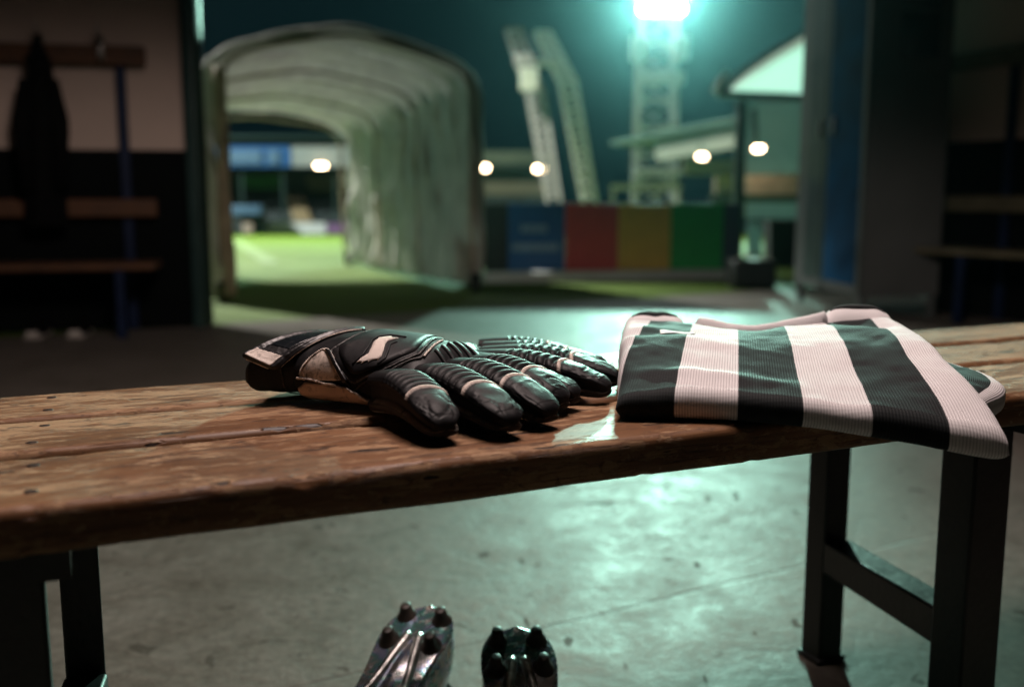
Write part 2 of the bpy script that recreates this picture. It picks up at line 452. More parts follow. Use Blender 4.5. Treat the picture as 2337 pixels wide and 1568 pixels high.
def cream_mat(name, dirt, c0=(.72, .60, .52), dc=(.05, .035, .028)):
    m, nt, b = newmat(name); c = coords(nt)
    n = noisen(nt, c, 110, 6, .72, .5); n2 = noisen(nt, c, 30, 4, .6)
    f = ramp(nt, mathn(nt, 'ADD', mathn(nt, 'MULTIPLY', n, .65), mathn(nt, 'MULTIPLY', n2, .35)), [(dirt - .09, (0, 0, 0)), (dirt + .05, (1, 1, 1))])
    v = ramp(nt, n2, [(.3, tuple(x * .8 for x in c0)), (.7, c0)])
    nt.links.new(mixc(nt, mathn(nt, 'MULTIPLY', f.outputs[0], .9), v.outputs[0], dc), b.inputs['Base Color'])
    b.inputs['Roughness'].default_value = .8; bump(nt, b, n, .5, .001); return m
M['suede'] = cream_mat('worn_cream_suede', .575, (.78, .66, .57))
M['cream'] = cream_mat('cream_foam', .63, (.66, .50, .39))
M['tabcream'] = cream_mat('scuffed_cream_tab', .60, (.74, .64, .57))
M['emblem'] = cream_mat('cream_print', .72, (.76, .66, .59))

class Hand:
    """surface of the back of a glove between an ulnar and a radial edge curve"""
    def __init__(s, ctrl): s.c = ctrl          # (t, (ux,uy,rx,ry,ztop,zedge))
    def pt(s, t, ph, off=0.0):
        ux, uy, rx, ry, zt, ze = catmull(s.c, t)
        v = (1 - cos(ph)) / 2; sn = sin(ph)
        if sn >= 0: z = ze + (zt - ze) * sn ** .72
        else: z = ze - (ze - BH - .003) * (-sn) ** .6
        return V((lerp(ux, rx, v), lerp(uy, ry, v), z))
    def nrm(s, t, ph):
        e = .01
        a = s.pt(min(1.0, t + e), ph) - s.pt(max(0.0, t - e), ph); b = s.pt(t, ph + e) - s.pt(t, ph - e)
        n = b.cross(a) if True else a.cross(b)
        n.normalize()
        if sin(ph) > .25 and n.z < 0: n = -n
        if sin(ph) <= .25:
            ux, uy, rx, ry, zt, ze = catmull(s.c, t)
            ctr = V(((ux + rx) / 2, (uy + ry) / 2, ze))
            if n.dot(s.pt(t, ph) - ctr) < 0: n = -n
        return n
    def at(s, t, ph, off): return s.pt(t, ph) + s.nrm(t, ph) * off

def decal(mb, hand, poly, off, thick, step=.02):
    """thin pad of given thickness that follows the hand surface; poly in (t, phi)"""
    bm = bmesh.new()
    vs = [bm.verts.new((p[0], p[1], 0)) for p in poly]
    f = bm.faces.new(vs)
    bmesh.ops.triangulate(bm, faces=[f])
    for _ in range(4):
        es = [e for e in bm.edges if (e.verts[0].co - e.verts[1].co).length > step * 2]
        if not es: break
        bmesh.ops.subdivide_edges(bm, edges=es, cuts=1)
        bmesh.ops.triangulate(bm, faces=bm.faces[:])
    bm.verts.index_update()
    P = [v.co.copy() for v in bm.verts]; T = [tuple(v.index for v in f.verts) for f in bm.faces]
    be = [tuple(v.index for v in e.verts) for e in bm.edges if len(e.link_faces) == 1]
    bm.free()
    n = len(P)
    top = [hand.at(p.x, p.y, off + thick) for p in P]; bot = [hand.at(p.x, p.y, off - .0015) for p in P]
    mb.add(top + bot, T + [tuple(n + i for i in reversed(t)) for t in T] + [(a, b, n + b, n + a) for a, b in be])

def smooth_poly(pts, k=3):
    for _ in range(k):
        q = []
        for i in range(len(pts)):
            a, b = pts[i], pts[(i + 1) % len(pts)]
            q += [(a[0] * .75 + b[0] * .25, a[1] * .75 + b[1] * .25), (a[0] * .25 + b[0] * .75, a[1] * .25 + b[1] * .75)]
        pts = q
    return pts
def seam(mb, hand, pts, r, off, n=40, closed=False, wob=.0):
    out = []
    for i in range(len(pts) - (0 if closed else 1)):
        a, b = pts[i], pts[(i + 1) % len(pts)]
        for k in range(n):
            t = k / n; out.append((lerp(a[0], b[0], t), lerp(a[1], b[1], t)))
    if not closed: out.append(pts[-1])
    mb.tube([hand.at(p[0], p[1], off + wob * noise.noise(V((p[0] * 90, p[1] * 40, 0)))) for p in out], r, 6, closed)

def finger(mb, base, tip, w, zb, zt, ribs=6, seed=0.0, pads=True, bend=V((0, 0, 0)), NS=170, MS=80):
    """one glove finger: padded top with transverse ribs, cream band, seam edges, cream underside"""
    B = V((base[0], base[1], zb)); T = V((tip[0], tip[1], zt)); L = (T - B).length
    d = (T - B); d.z = 0; d.normalize(); side = V((-d.y, d.x, 0)); rows = []; att = []
    for i in range(NS + 1):
        s = i / NS
        st = .74
        if s > st: q = (s - st) / (1 - st); s2 = st + (1 - st) * sin(q * pi / 2); rnd = max(0.0, cos(q * pi / 2)) ** .62
        else: s2 = s; rnd = 1.0
        arch = .0035 * sin(pi * min(1, s2 * 1.05)) + bend.z * sin(pi * s2)
        c = B.lerp(T, s2); c.z = lerp(zb, zt, s2 ** 1.15) + arch
        c += side * (bend.x * sin(pi * s2))
        ww = w * lerp(.97, 1.02, sin(pi * s2)) * (1 - .06 * s2); hh = lerp(.0200, .0128, sstep(.25, 1.0, s2))
        ww *= lerp(.18, 1, rnd) if s > st else 1; hh *= lerp(.12, 1, rnd) if s > st else 1
        if i == NS: ww *= .3; hh *= .3
        row = []; ra = []
        for j in range(MS):
            ph = 2 * pi * j / MS; cp, sp = cos(ph), sin(ph)
            x = ww * (abs(cp) ** .64) * (1 if cp > 0 else -1); z = hh * (abs(sp) ** .62) * (1 if sp > 0 else -1)
            if sp < 0: z *= .82
            up = max(0.0, sp); deg = math.degrees(ph)
            lat = 1 - abs(cp)                                  # 0 side .. 1 crest
            disp = 0.0; cr = 0.0
            pad = sstep(.38, .46, sp)                            # top pad
            gus = sstep(-.22, -.10, sp) * sstep(.44, .34, sp)     # recessed side gusset
            disp += .0018 * pad - .0044 * gus
            disp -= .0012 * exp(-((sp - .50) / .04) ** 2)
            if pads and sp > .1:
                r0, r1 = .27, .665
                if r0 < s2 < r1:
                    u = (s2 - r0) / (r1 - r0) * ribs
                    slope = .35 * (1 - abs(cp)) * 1.4
                    fr = (u + slope) % 1.0
                    rb = abs(sin(pi * fr)) ** .45
                    wgt = pad * sstep(.45, .54, sp) * sstep(r0, r0 + .03, s2) * sstep(r1, r1 - .03, s2)
                    disp += (-.0040 + .0046 * rb) * wgt
                bnd = (s2 + .04 * (1 - abs(cp))) - .705
                if abs(bnd) < .022 and sp > .43:
                    q = 1 - (bnd / .0125) ** 2
                    if q > 0: disp += .0010 * sqrt(q); cr = 1.0
                    else: disp -= .0008
                if s2 > .755:                                       # moulded, dented tip
                    nn = noise.noise(V((s2 * L * 62 + seed, ph * 2.1, seed * 2.3)))
                    disp += .0015 * nn * pad - .0010 * pad * exp(-((abs(nn)) / .07) ** 2) * sstep(.755, .81, s2)
            # edge piping along both seams
            jit = .8 + .6 * noise.noise(V((s2 * 70 + seed, cp * 2, 4)))
            e1 = exp(-((sp - .415) / .035) ** 2); disp += .0021 * e1 * jit
            e2 = exp(-((sp + .16) / .05) ** 2); disp += .0012 * e2 * jit
            if e1 > .6 and noise.noise(V((s2 * 90 + seed, cp * 3, 9))) > .0: cr = max(cr, .13)
            if -.225 < sp < -.155 and s2 > .1: cr = max(cr, .55 if noise.noise(V((s2 * 40 + seed, 2, 9))) > -.35 else .1)
            if sp < -.75: cr = max(cr, .6 * sstep(.45, .2, s2))
            if s > .9: disp *= max(0.15, rnd)
            l = sqrt(x * x + z * z) or 1
            x += disp * x / l; z += disp * z / l
            p = c + side * x; p.z += z
            p.z = max(p.z, BH + .0015)
            row.append(p); ra.append(cr)
        rows.append(row); att.append(ra)
    b0 = mb.grid(rows, cv=True, att=att)
    mb.f.append(tuple(b0 + k for k in range(MS))); mb.mi.append(0)
    mb.f.append(tuple(b0 + NS * MS + k for k in range(MS - 1, -1, -1))); mb.mi.append(0)

def make_glove(root_loc, ctrl, fingers, thumb, label, detail=True):
    root = empty('goalkeeper_glove', root_loc, 0, label, 'glove', 'pair of goalkeeper gloves on the bench')
    O = V(root_loc); H = Hand(ctrl)
    def put(mb, name, mat, **k):
        o = mb.build(name, mat, root, origin=O, **k); o.location = (0, 0, 0); return o
    # back of the hand: one shell
    mb = MB(); rows = []; att = []; NT, NP = 150, 150
    for i in range(NT + 1):
        t = lerp(.20, 1.0, i / NT); row = []; ra = []
        for j in range(NP):
            ph = 2 * pi * j / NP
            p = H.pt(t, ph); sp = sin(ph)
            d = 0.0
            wr = fbm(V((p.x * 24, p.y * 24, 1.0)), 3) * .0011
            d += wr
            if i < 6: d -= .0012 * (1 - i / 6)
            p = p + H.nrm(t, ph) * d
            if sp < -.1: p.z = max(p.z, BH + .002)
            row.append(p); ra.append(0.0)
        rows.append(row); att.append(ra)
    b0 = mb.grid(rows, cv=True, att=att)
    for e, rev in ((0, False), (NT, True)):
        r_ = rows[e]; c_ = sum(r_, V()) / len(r_); ci = mb.add([c_], [], att=[0.0])
        mb.f += [(ci, b0 + e * NP + j, b0 + e * NP + (j + 1) % NP) for j in range(NP)]; mb.mi += [0] * NP
    put(mb, 'backhand', M['latex'], attr='cream')
    # cuff
    mb = MB(); rows = []
    for i in range(40):
        t = lerp(.0, .26, i / 39); row = []
        for j in range(90):
            ph = 2 * pi * j / 90
            p = H.at(max(0, t), ph, -.0035 + .0012 * fbm(V((t * 14, ph * 1.2, 3)), 3) - (.004 * (1 - i / 3) if i < 3 else 0)); p.z = max(p.z, BH + .0018); row.append(p)
        rows.append(row)
    # open cuff mouth turned inwards
    for k, dd in enumerate((.0045, .007, .010)):
        t0 = rows[0] if k == 0 else inner
        inner = [H.at(.0 + k * .03, 2 * pi * j / 90, -.0035 - dd) for j in range(90)]
        for p in inner: p.z = max(p.z, BH + .004 + .001 * k)
        rows.insert(0, inner)
    mb.grid(rows, cv=True); put(mb, 'cuff', M['neoprene'])
    for idx, (b_, t_, w_, zb_, zt_, bend_) in enumerate(fingers):
        mb = MB(); finger(mb, b_, t_, w_, zb_, zt_, seed=idx * 3.1 + O.x * 10, bend=V(bend_))
        put(mb, 'finger', M['latex'], attr='cream')
    b_, t_, w_, zb_, zt_, bend_ = thumb
    mb = MB(); finger(mb, b_, t_, w_, zb_, zt_, ribs=6, seed=21, bend=V(bend_)); put(mb, 'thumb', M['latex'], attr='cream')
    return root, H, put

G1 = [(0.00, (-.250, .905, -.200, .996, .504, .474)), (.10, (-.226, .899, -.178, .992, .507, .474)), (.22, (-.195, .893, -.150, .988, .509, .474)),
      (.36, (-.170, .882, -.122, .988, .513, .474)), (.52, (-.146, .868, -.095, .986, .5115, .474)), (.70, (-.122, .856, -.064, .977, .509, .473)),
      (.83, (-.104, .850, -.042, .965, .506, .471)), (.92, (-.090, .842, -.026, .953, .501, .470)), (1.0, (-.072, .836, -.006, .935, .481, .467))]
F1 = [((-.110, .856), (-.050, .745), .0186, .469, .4630, (0, 0, .005)), ((-.087, .883), (.001, .762), .0190, .470, .4630, (0, 0, .005)),
      ((-.064, .903), (.033, .796), .0188, .471, .4630, (0, 0, .005)), ((-.044, .929), (.046, .848), .0180, .469, .4630, (0, 0, .005))]
T1 = ((-.10, .985), (-.030, 1.008), .016, .474, .470, (0, 0, 0))
glove1, HA, put1 = make_glove((-.12, .90, BH), G1, F1, T1, 'worn black goalkeeper glove lying palm down nearest the camera, cream emblem on its back')
G2 = [(0.00, (-.190, .995, -.175, 1.062, .480, .468)), (.22, (-.150, .985, -.130, 1.066, .481, .468)), (.36, (-.125, .975, -.105, 1.075, .482, .468)),
      (.52, (-.095, .965, -.080, 1.082, .484, .468)), (.70, (-.062, .955, -.048, 1.084, .484, .468)), (.85, (-.040, .955, -.022, 1.082, .482, .467)),
      (1.0, (-.020, .965, -.004, 1.075, .475, .466))]
F2 = [((-.040, .972), (.090, .903), .0178, .4680, .4632, (0, 0, .003)), ((-.030, 1.003), (.104, .955), .0178, .467, .4632, (0, 0, .003)),
      ((-.030, 1.035), (.098, 1.008), .0165, .467, .465, (0, 0, 0)), ((-.035, 1.066), (.075, 1.056), .0155, .466, .465, (0, 0, 0))]
T2 = ((-.055, .958), (.058, .868), .0160, .470, .4640, (0, 0, -.001))
glove2, HB, put2 = make_glove((-.05, 1.02, BH), G2, F2, T2, 'black goalkeeper glove half hidden behind the front glove, only its fingers showing')
#GLOVE_DETAILS
#BEGIN_DETAILS
LOGO = [(.578, .41), (.595, .515), (.623, .654), (.608, .838), (.585, 1.012), (.58, 1.178), (.605, 1.265), (.63, 1.318), (.637, 1.265), (.677, 1.3), (.66, 1.196), (.65, 1.126), (.662, 1.004), (.693, .82),
        (.71, .654), (.708, .62), (.703, .559), (.672, .524), (.652, .445), (.648, .500), (.608, .41), (.615, .463)]
PANEL = [(.36, .56), (.41, .95), (.42, 1.4), (.43, 2.2), (.55, 2.55), (.74, 2.4), (.79, 1.75), (.815, 1.571), (.865, 1.187), (.882, .951), (.775, .384), (.635, .122), (.563, .02), (.50, .15)]
PANEL_IN = [(.30 * .0 + .395, .72), (.435, 1.0), (.445, 1.4), (.455, 2.1), (.56, 2.4), (.72, 2.3), (.765, 1.75), (.79, 1.55), (.838, 1.17), (.85, .98), (.76, .47), (.635, .235), (.57, .16), (.52, .28)]
def dress(H, put, full):
    mb = MB(); decal(mb, H, smooth_poly(PANEL, 1), .0006, .0012, .03); decal(mb, H, smooth_poly(PANEL_IN, 2), .0018, .0014, .03)
    put(mb, 'logo_panel', M['latex'])
    mb = MB(); decal(mb, H, LOGO, .0036, .0005, .02); put(mb, 'emblem', M['emblem'])
    # padded rim moulded around the emblem
    mb = MB(); cx_ = sum(p[0] for p in LOGO) / len(LOGO); cy_ = sum(p[1] for p in LOGO) / len(LOGO)
    lob = smooth_poly([(.555, .38), (.590, .60), (.585, .82), (.560, 1.05), (.562, 1.25), (.61, 1.40), (.70, 1.42)], 0)
    rob = [(.700, 1.16), (.69, 1.02), (.722, .80), (.738, .62), (.715, .47)]
    seam(mb, H, lob, .0013, .0032, 14); seam(mb, H, rob, .0012, .0032, 14)
    put(mb, 'emblem_rim', M['latex'])
    mb = MB(); bord = smooth_poly(PANEL, 1)
    seam(mb, H, bord, .0011, .0012, 12, True, .0006)
    seam(mb, H, [(.36, .48), (.50, .06), (.565, -.05), (.645, .06), (.79, .33), (.90, .93), (.885, 1.19), (.835, 1.60), (.81, 1.8)], .0009, .0010, 30, False, .0006)
    put(mb, 'seam', M['piping'])
    mb = MB(); seam(mb, H, [(.905, 1.0), (.888, 1.25), (.85, 1.62), (.825, 1.85)], .0011, .0014, 20); put(mb, 'light_piping', M['tabcream'])
    mb = MB()
    for k in range(5):
        ph = 1.30 + .22 * k
        seam(mb, H, [(.905 - .012 * k, ph + .02), (.945, ph - .03), (.985, ph - .10)], .0023, .0008, 14)
    put(mb, 'knuckle_rib', M['latex'])
    # suede patch with seam, cream foam edge and frayed join
    mb = MB(); sp_ = smooth_poly([(.228, .03), (.236, .22), (.275, .50), (.322, .70), (.372, .64), (.515, .06), (.37, .015)], 1); decal(mb, H, sp_, .0012, .0016, .02)
    seam(mb, H, smooth_poly([(.238, .05), (.247, .22), (.285, .47), (.325, .64), (.364, .58), (.49, .07)], 0), .0007, .0032, 16)
    put(mb, 'suede_patch', M['suede'])
    mb = MB(); decal(mb, H, smooth_poly([(.222, .0), (.228, -.45), (.28, -.85), (.42, -1.0), (.62, -1.0), (.76, -.75), (.64, -.22), (.545, -.03), (.37, -.01)], 1), .0012, .0020, .025); put(mb, 'foam_edge', M['cream'])
    mb = MB(); seam(mb, H, [(.222, .03), (.30, .02), (.37, .0), (.45, .0), (.53, -.02), (.60, -.10), (.66, -.26), (.74, -.55)], .0012, .0032, 26, False, .0022); put(mb, 'frayed_seam', M['suede'])
    mb = MB(); seam(mb, H, [(.150, .20), (.158, .0), (.162, -.25), (.158, -.55), (.172, -.95)], .0006, -.0018, 16); put(mb, 'cuff_stitch', M['piping'])
    # side wall behind the patch
    mb = MB(); decal(mb, H, [(.345, .62), (.375, .60), (.535, .05), (.512, .03)], .001, .0040, .03); put(mb, 'side_welt', M['strap'])
    # wrist strap
    def sp(a, b): return (lerp(lerp(-.012, .150, b), lerp(.150, .335, b), a), lerp(lerp(.46, .12, b), lerp(2.35, 1.95, b), a))
    NA_, NB_ = 110, 36; top = []; bot = []
    for i in range(NA_ + 1):
        a = i / NA_; rt = []; rb = []
        for j in range(NB_ + 1):
            b = j / NB_
            # rounded corners at the near end
            bb = lerp(b, .5, max(0, (.05 - a) / .05) ** 2 * .25)
            t, ph = sp(a, bb); tt = max(0.0, t)
            base = H.pt(tt, ph); n = H.nrm(tt, ph)
            if t < 0: base = base + (H.pt(0, ph) - H.pt(.02, ph)) * (-t / .02)
            edge = min(b, 1 - b, a * 3.2); rim = exp(-((edge - .10) / .05) ** 2); h = .0042 + .0014 * rim - .0010 * sstep(.16, .22, edge) + .0004 * noise.noise(V((a * 30, b * 12, 2)))
            if edge < .03: h -= .0012
            lift = .0030 * sstep(.16, 0, a)
            rt.append(base + n * (h + lift)); rb.append(base + n * (.0008 + lift))
        top.append(rt); bot.append(rb)
    mb = MB(); mb.grid([r_ + q_[::-1] for r_, q_ in zip(top, bot)], cv=True)
    nv = 2 * (NB_ + 1); mb.f.append(tuple(range(nv))); mb.mi.append(0); mb.f.append(tuple(NA_ * nv + k for k in range(nv - 1, -1, -1))); mb.mi.append(0)
    st = put(mb, 'wrist_strap', M['strap'])
    def onstrap(nme, a0, a1, b0, b1, mat, d):
        mb = MB(); T = []; B = []
        i0, i1, j0, j1 = int(a0 * NA_), int(a1 * NA_), int(b0 * NB_), int(b1 * NB_)
        rows_t = [[top[i][j] + (top[i][j] - bot[i][j]).normalized() * d for j in range(j0, j1 + 1)] for i in range(i0, i1 + 1)]
        rows_b = [[top[i][j] - (top[i][j] - bot[i][j]).normalized() * .0004 for j in range(j0, j1 + 1)] for i in range(i0, i1 + 1)]
        mb.grid([r_ + q_[::-1] for r_, q_ in zip(rows_t, rows_b)], cv=True)
        n2 = 2 * (j1 - j0 + 1); mb.f.append(tuple(range(n2))); mb.mi.append(0); mb.f.append(tuple((i1 - i0) * n2 + k for k in range(n2 - 1, -1, -1))); mb.mi.append(0)
        o = put(mb, nme, mat); o.parent = st; return o
    onstrap('end_tab', .035, .165, .14, .86, M['tabcream'], .0006)
    onstrap('rubber_inset', .27, .80, .26, .78, M['strap_inset'], .0004)
    mb = MB(); mb.tube([bot[i][NB_] + V((0, 0, .001)) for i in range(4, NA_ - 4)], .0008, 6); mb.tube([bot[0][j].lerp(top[0][j], .4) for j in range(4, NB_ - 3)], .0009, 6)
    o = put(mb, 'strap_edge', M['suede']); o.parent = st
dress(HA, put1, True)
dress(HB, put2, False)
#END_DETAILS

# ================================================================== FOLDED JERSEY
def jersey_mat():
    m, nt, b = newmat('striped_rib_knit')
    uv = nt.nodes.new('ShaderNodeUVMap'); uv.uv_map = 'knit'
    sx = nt.nodes.new('ShaderNodeSeparateXYZ'); nt.links.new(uv.outputs[0], sx.inputs[0])
    q = sx.outputs[0]
    fr = mathn(nt, 'FRACT', mathn(nt, 'MULTIPLY', q, .5))
    st = ramp(nt, fr, [(0.0, (0, 0, 0)), (.497, (0, 0, 0)), (.503, (1, 1, 1)), (.997, (1, 1, 1))])
    c = coords(nt); n = noisen(nt, c, 30, 3); n2 = noisen(nt, c, 1500, 2)
    wave = mathn(nt, 'SINE', mathn(nt, 'MULTIPLY', q, 2 * pi * 22))
    wl = mathn(nt, 'MULTIPLY', mathn(nt, 'ADD', wave, 1.0), .5)
    rows_ = mathn(nt, 'SINE', mathn(nt, 'MULTIPLY', sx.outputs[1], 2 * pi * 420))
    white = ramp(nt, wl, [(0.0, (.48, .45, .46)), (.30, (.73, .70, .705)), (1.0, (.78, .75, .755))])
    black = ramp(nt, wl, [(0.0, (.0035, .005, .006)), (.4, (.007, .010, .011)), (1.0, (.009, .013, .014))])
    nt.links.new(mixc(nt, st.outputs[0], black.outputs[0], white.outputs[0]), b.inputs['Base Color'])
    b.inputs['Roughness'].default_value = .72; b.inputs['Specular IOR Level'].default_value = .22
    b.inputs['Sheen Weight'].default_value = .06; b.inputs['Sheen Roughness'].default_value = .45
    h = mathn(nt, 'ADD', mathn(nt, 'MULTIPLY', wave, .5), mathn(nt, 'MULTIPLY', rows_, .10))
    h = mathn(nt, 'ADD', h, mathn(nt, 'MULTIPLY', n2, .3))
    bump(nt, b, h, .42, .0006); return m
M['jersey'] = jersey_mat()
M['jersey_white'] = simple('white_rib_collar', (.73, .70, .705), .75, var=.03, scale=20, bumps=.4, bscale=900, bdist=.0006)
M['jersey_dark'] = simple('black_jersey_trim', (.010, .013, .014), .75, var=.3, bumps=.4, bscale=900, bdist=.0006)

JA = radians(8.0); JX = V((cos(JA), -sin(JA), 0)); JY = V((sin(JA), cos(JA), 0)); JO = V((.088, .830, 0)); JW, JL = .302, .290
def j_front(f): return .006 * sin(f * 5.2 + .6) - .004 + .003 * noise.noise(V((f * 6, 1, 1)))
def j_side(f, y):                       # across position in metres, sides spread a little with depth
    y_ = y / JL
    left = lerp(.0, -.004, y_); right = JW + lerp(.002, -.010, y_) + .010 * sin(pi * clamp(y_)) * 0
    return lerp(left, right, f)
def ridge(x, y, x0, y0, x1, y1, w):
    dx, dy = x1 - x0, y1 - y0; L2 = dx * dx + dy * dy; t = clamp(((x - x0) * dx + (y - y0) * dy) / L2)
    d2 = (x - x0 - t * dx) ** 2 + (y - y0 - t * dy) ** 2
    return exp(-d2 / (w * w)) * sin(pi * clamp(.08 + .84 * t))
FOLDS = [(.02, .72, .20, .58, .030, .0035), (.03, .50, .17, .62, .025, -.004), (.05, .40, .24, .47, .030, .004), (.02, .25, .13, .37, .024, -.003),
         (.20, .92, .36, .64, .030, .003), (.45, .88, .52, .60, .030, -.003), (.62, .90, .50, .62, .035, .0035), (.74, .80, .90, .60, .030, .004),
         (.80, .86, .95, .72, .020, -.004), (.84, .62, .97, .46, .028, .0035), (.70, .62, .88, .52, .03, -.0025), (.04, .17, .50, .11, .013, .0046), (.14, .80, .30, .84, .018, .003)]
def j_top(f, y):
    t = clamp(y / JL)
    z = .020 + .029 * sstep(-.06, .55, t + .06 * sin(f * 7 + .5)) - .001 * sstep(.60, 1.0, t) + .030 * max(0, f - .5) * sstep(.3, 1, t) + .006 * sstep(.3, 0, f) * t
    z += .004 * sin(pi * f) * (1 - t)
    for (fx0, fy0, fx1, fy1, w, a) in FOLDS: z += .85 * a * ridge(f * JW, y, fx0 * JW, fy0 * JL, fx1 * JW, fy1 * JL, w * .9)
    z += .0024 * fbm(V((f * 4.5, y * 17, 2.0)), 3) + .0016 * sin(y * 95 + 5 * f + 2 * noise.noise(V((f * 3, y * 8, 9)))) * sstep(.45, .15, f) * sstep(.06, .12, y)
    z -= .007 * exp(-((f - .46) / .16) ** 2) * sstep(.80, 1.0, t)            # dip under the neckline
    return z
def over(P):                            # how far a point hangs past the bench's front edge
    return max(0.0, -(P - BP0).dot(BW))
def j_world(x, y, z):
    P = JO + JX * x + JY * y; o = over(P)
    P.z = BH + .0012 + z - 1.55 * o * o - .05 * o * max(0, z < .012); return P
def j_q(f, y):
    t = clamp(y / JL); return (f - lerp(-.012, .118, t)) / lerp(.1735, .157, t)
jersey = empty('football_shirt', JO + V((0, 0, BH)), 0, 'folded black and white striped football shirt lying across the bench edge', 'shirt')
def jput(mb, name, mat, **k):
    o = mb.build(name, mat, jersey, origin=JO + V((0, 0, BH)), **k); o.location = (0, 0, 0); return o
NA, path = 240, []
for k in range(150): path.append(('t', k / 149))
for k in range(1, 22): path.append(('f', k / 22))
for k in range(60): path.append(('b', k / 59))
for k in range(1, 12): path.append(('k', k / 12))
rows = []; uvs = []
for i in range(NA + 1):
    f0 = i / NA; f = .5 - .5 * cos(pi * f0) if False else f0
    row = []; ur = []
    g = abs(2 * f - 1); e = max(0.0, 1 - g ** 34) ** .5
    for kind, u in path:
        yf = j_front(f)
        r = .5 * j_top(f, yf + .012)
        if kind == 't':
            y = lerp(JL, yf + r, u); z = j_top(f, y)
            if u < .08: z -= .016 * (1 - u / .08) ** 2
        elif kind == 'f':
            a = pi / 2 + u * pi; zt = j_top(f, yf + r); y = yf + r + r * 1.0 * cos(a); z = zt / 2 + zt / 2 * sin(a)
        elif kind == 'b': y = lerp(yf + r, JL - .01, u); z = 0.0
        else:
            a = -pi / 2 + u * pi; zt = j_top(f, JL) - .016; y = JL - .01 + .012 * cos(a); z = zt / 2 + zt / 2 * sin(a)
        hm = .5 * j_top(f, clamp(y, 0, JL)) * .9
        z = hm + (z - hm) * e
        x = j_side(f, y) + (0.004 * noise.noise(V((y * 14, f * 2, 5))) * (g ** 6))
        # slight taper of the right side towards the front corner and bulge mid way
        x += sstep(.6, 1, f) * (.012 * sstep(.12, 0, y) - .004 * sstep(.2, .29, y))
        row.append(j_world(x, y, max(z, 0))); ur.append((j_q(f, y), y if kind != 'b' else -y))
    rows.append(row); uvs.append(ur)
mb = MB(); mb.grid(rows, cv=True)
o = mb.build('body', M['jersey'], jersey, origin=JO + V((0, 0, BH))); o.location = (0, 0, 0)
flat = [u for r in uvs for u in r]
uvl = o.data.uv_layers.new(name='knit')
for lp in o.data.loops: uvl.data[lp.index].uv = flat[lp.vertex_index]
# right-hand sleeve folded underneath, sticking out at the side
def pillow(pts_l, pts_r, th, q0, q1, name, n=60, m=26, zb=.0):
    rows = []; uv = []
    for i in range(n + 1):
        t = i / n
        a = catmull([(k / (len(pts_l) - 1), p) for k, p in enumerate(pts_l)], t); b_ = catmull([(k / (len(pts_r) - 1), p) for k, p in enumerate(pts_r)], t)
        e = max(0.02, 1 - abs(2 * t - 1) ** 6) ** .5; row = []; ur = []
        for k in range(m * 2):
            ph = 2 * pi * k / (m * 2); v = (1 - cos(ph)) / 2
            x = lerp(a[0], b_[0], v); y = lerp(a[1], b_[1], v); hh = th * e * (abs(sin(ph)) ** .6)
            zc = zb + th * .5
            z = zc + (hh * .5 if sin(ph) > 0 else -hh * .5) + .0015 * fbm(V((x * 40, y * 40, 7)), 3)
            row.append(j_world(x, y, max(0.0005, z))); ur.append((lerp(q0, q1, v), y))
        rows.append(row); uv.append(ur)
    mb = MB(); mb.grid(rows, cv=True)
    nv = m * 2
    mb.f.append(tuple(range(nv))); mb.mi.append(0); mb.f.append(tuple(n * nv + k for k in range(nv - 1, -1, -1))); mb.mi.append(0)
    o = mb.build(name, M['jersey'], jersey, origin=JO + V((0, 0, BH))); o.location = (0, 0, 0)
    fl = [u for r in uv for u in r]; ul = o.data.uv_layers.new(name='knit')
    for lp in o.data.loops: ul.data[lp.index].uv = fl[lp.vertex_index]
    return o
sl = pillow([(JW - .07, .030), (JW - .07, .12), (JW - .07, .27)], [(JW + .006, .040), (JW + .046, .115), (JW + .006, .255)], .030, 4.4, 7.35, 'sleeve')
sl2 = pillow([(.06, .10), (.05, .20), (.07, .30)], [(.004, .13), (-.004, .22), (.012, .298)], .034, 3.0, 3.95, 'sleeve', zb=.003)
# neckband: dips along the back edge, ends turned up
mb = MB(); pts = []
for k in range(61):
    u = k / 60; f = lerp(.265, .765, u); y = JL - .002 - .020 * sin(pi * u) ** .6; lift = .0035 * (abs(2 * u - 1) ** 2.5) * sstep(0, .06, min(u, 1 - u))
    zt = j_top(f, min(y, JL)); pts.append((f, y, zt, lift))
rows = []
for k_, (f, y, zt, lift) in enumerate(pts):
    row = []; hgt = .0115 * sstep(-.02, .05, min(k_, 60 - k_) / 60) + lift * .8
    for k in range(16):
        a = 2 * pi * k / 16; sy = .0032 * cos(a); sz = hgt / 2 * (abs(sin(a)) ** .6) * (1 if sin(a) > 0 else -1)
        row.append(j_world(j_side(f, y), y + sy + .010 * sz / .01 * .35, zt - .004 + hgt / 2 + sz + lift * .4 + .0006 * noise.noise(V((f * 40, sz * 100, 0)))))
    rows.append(row)
mb.grid(rows, cv=True); mb.f.append(tuple(range(16))); mb.mi.append(0); mb.f.append(tuple(60 * 16 + k for k in range(15, -1, -1))); mb.mi.append(0)
jput(mb, 'neckband', M['jersey_white'])
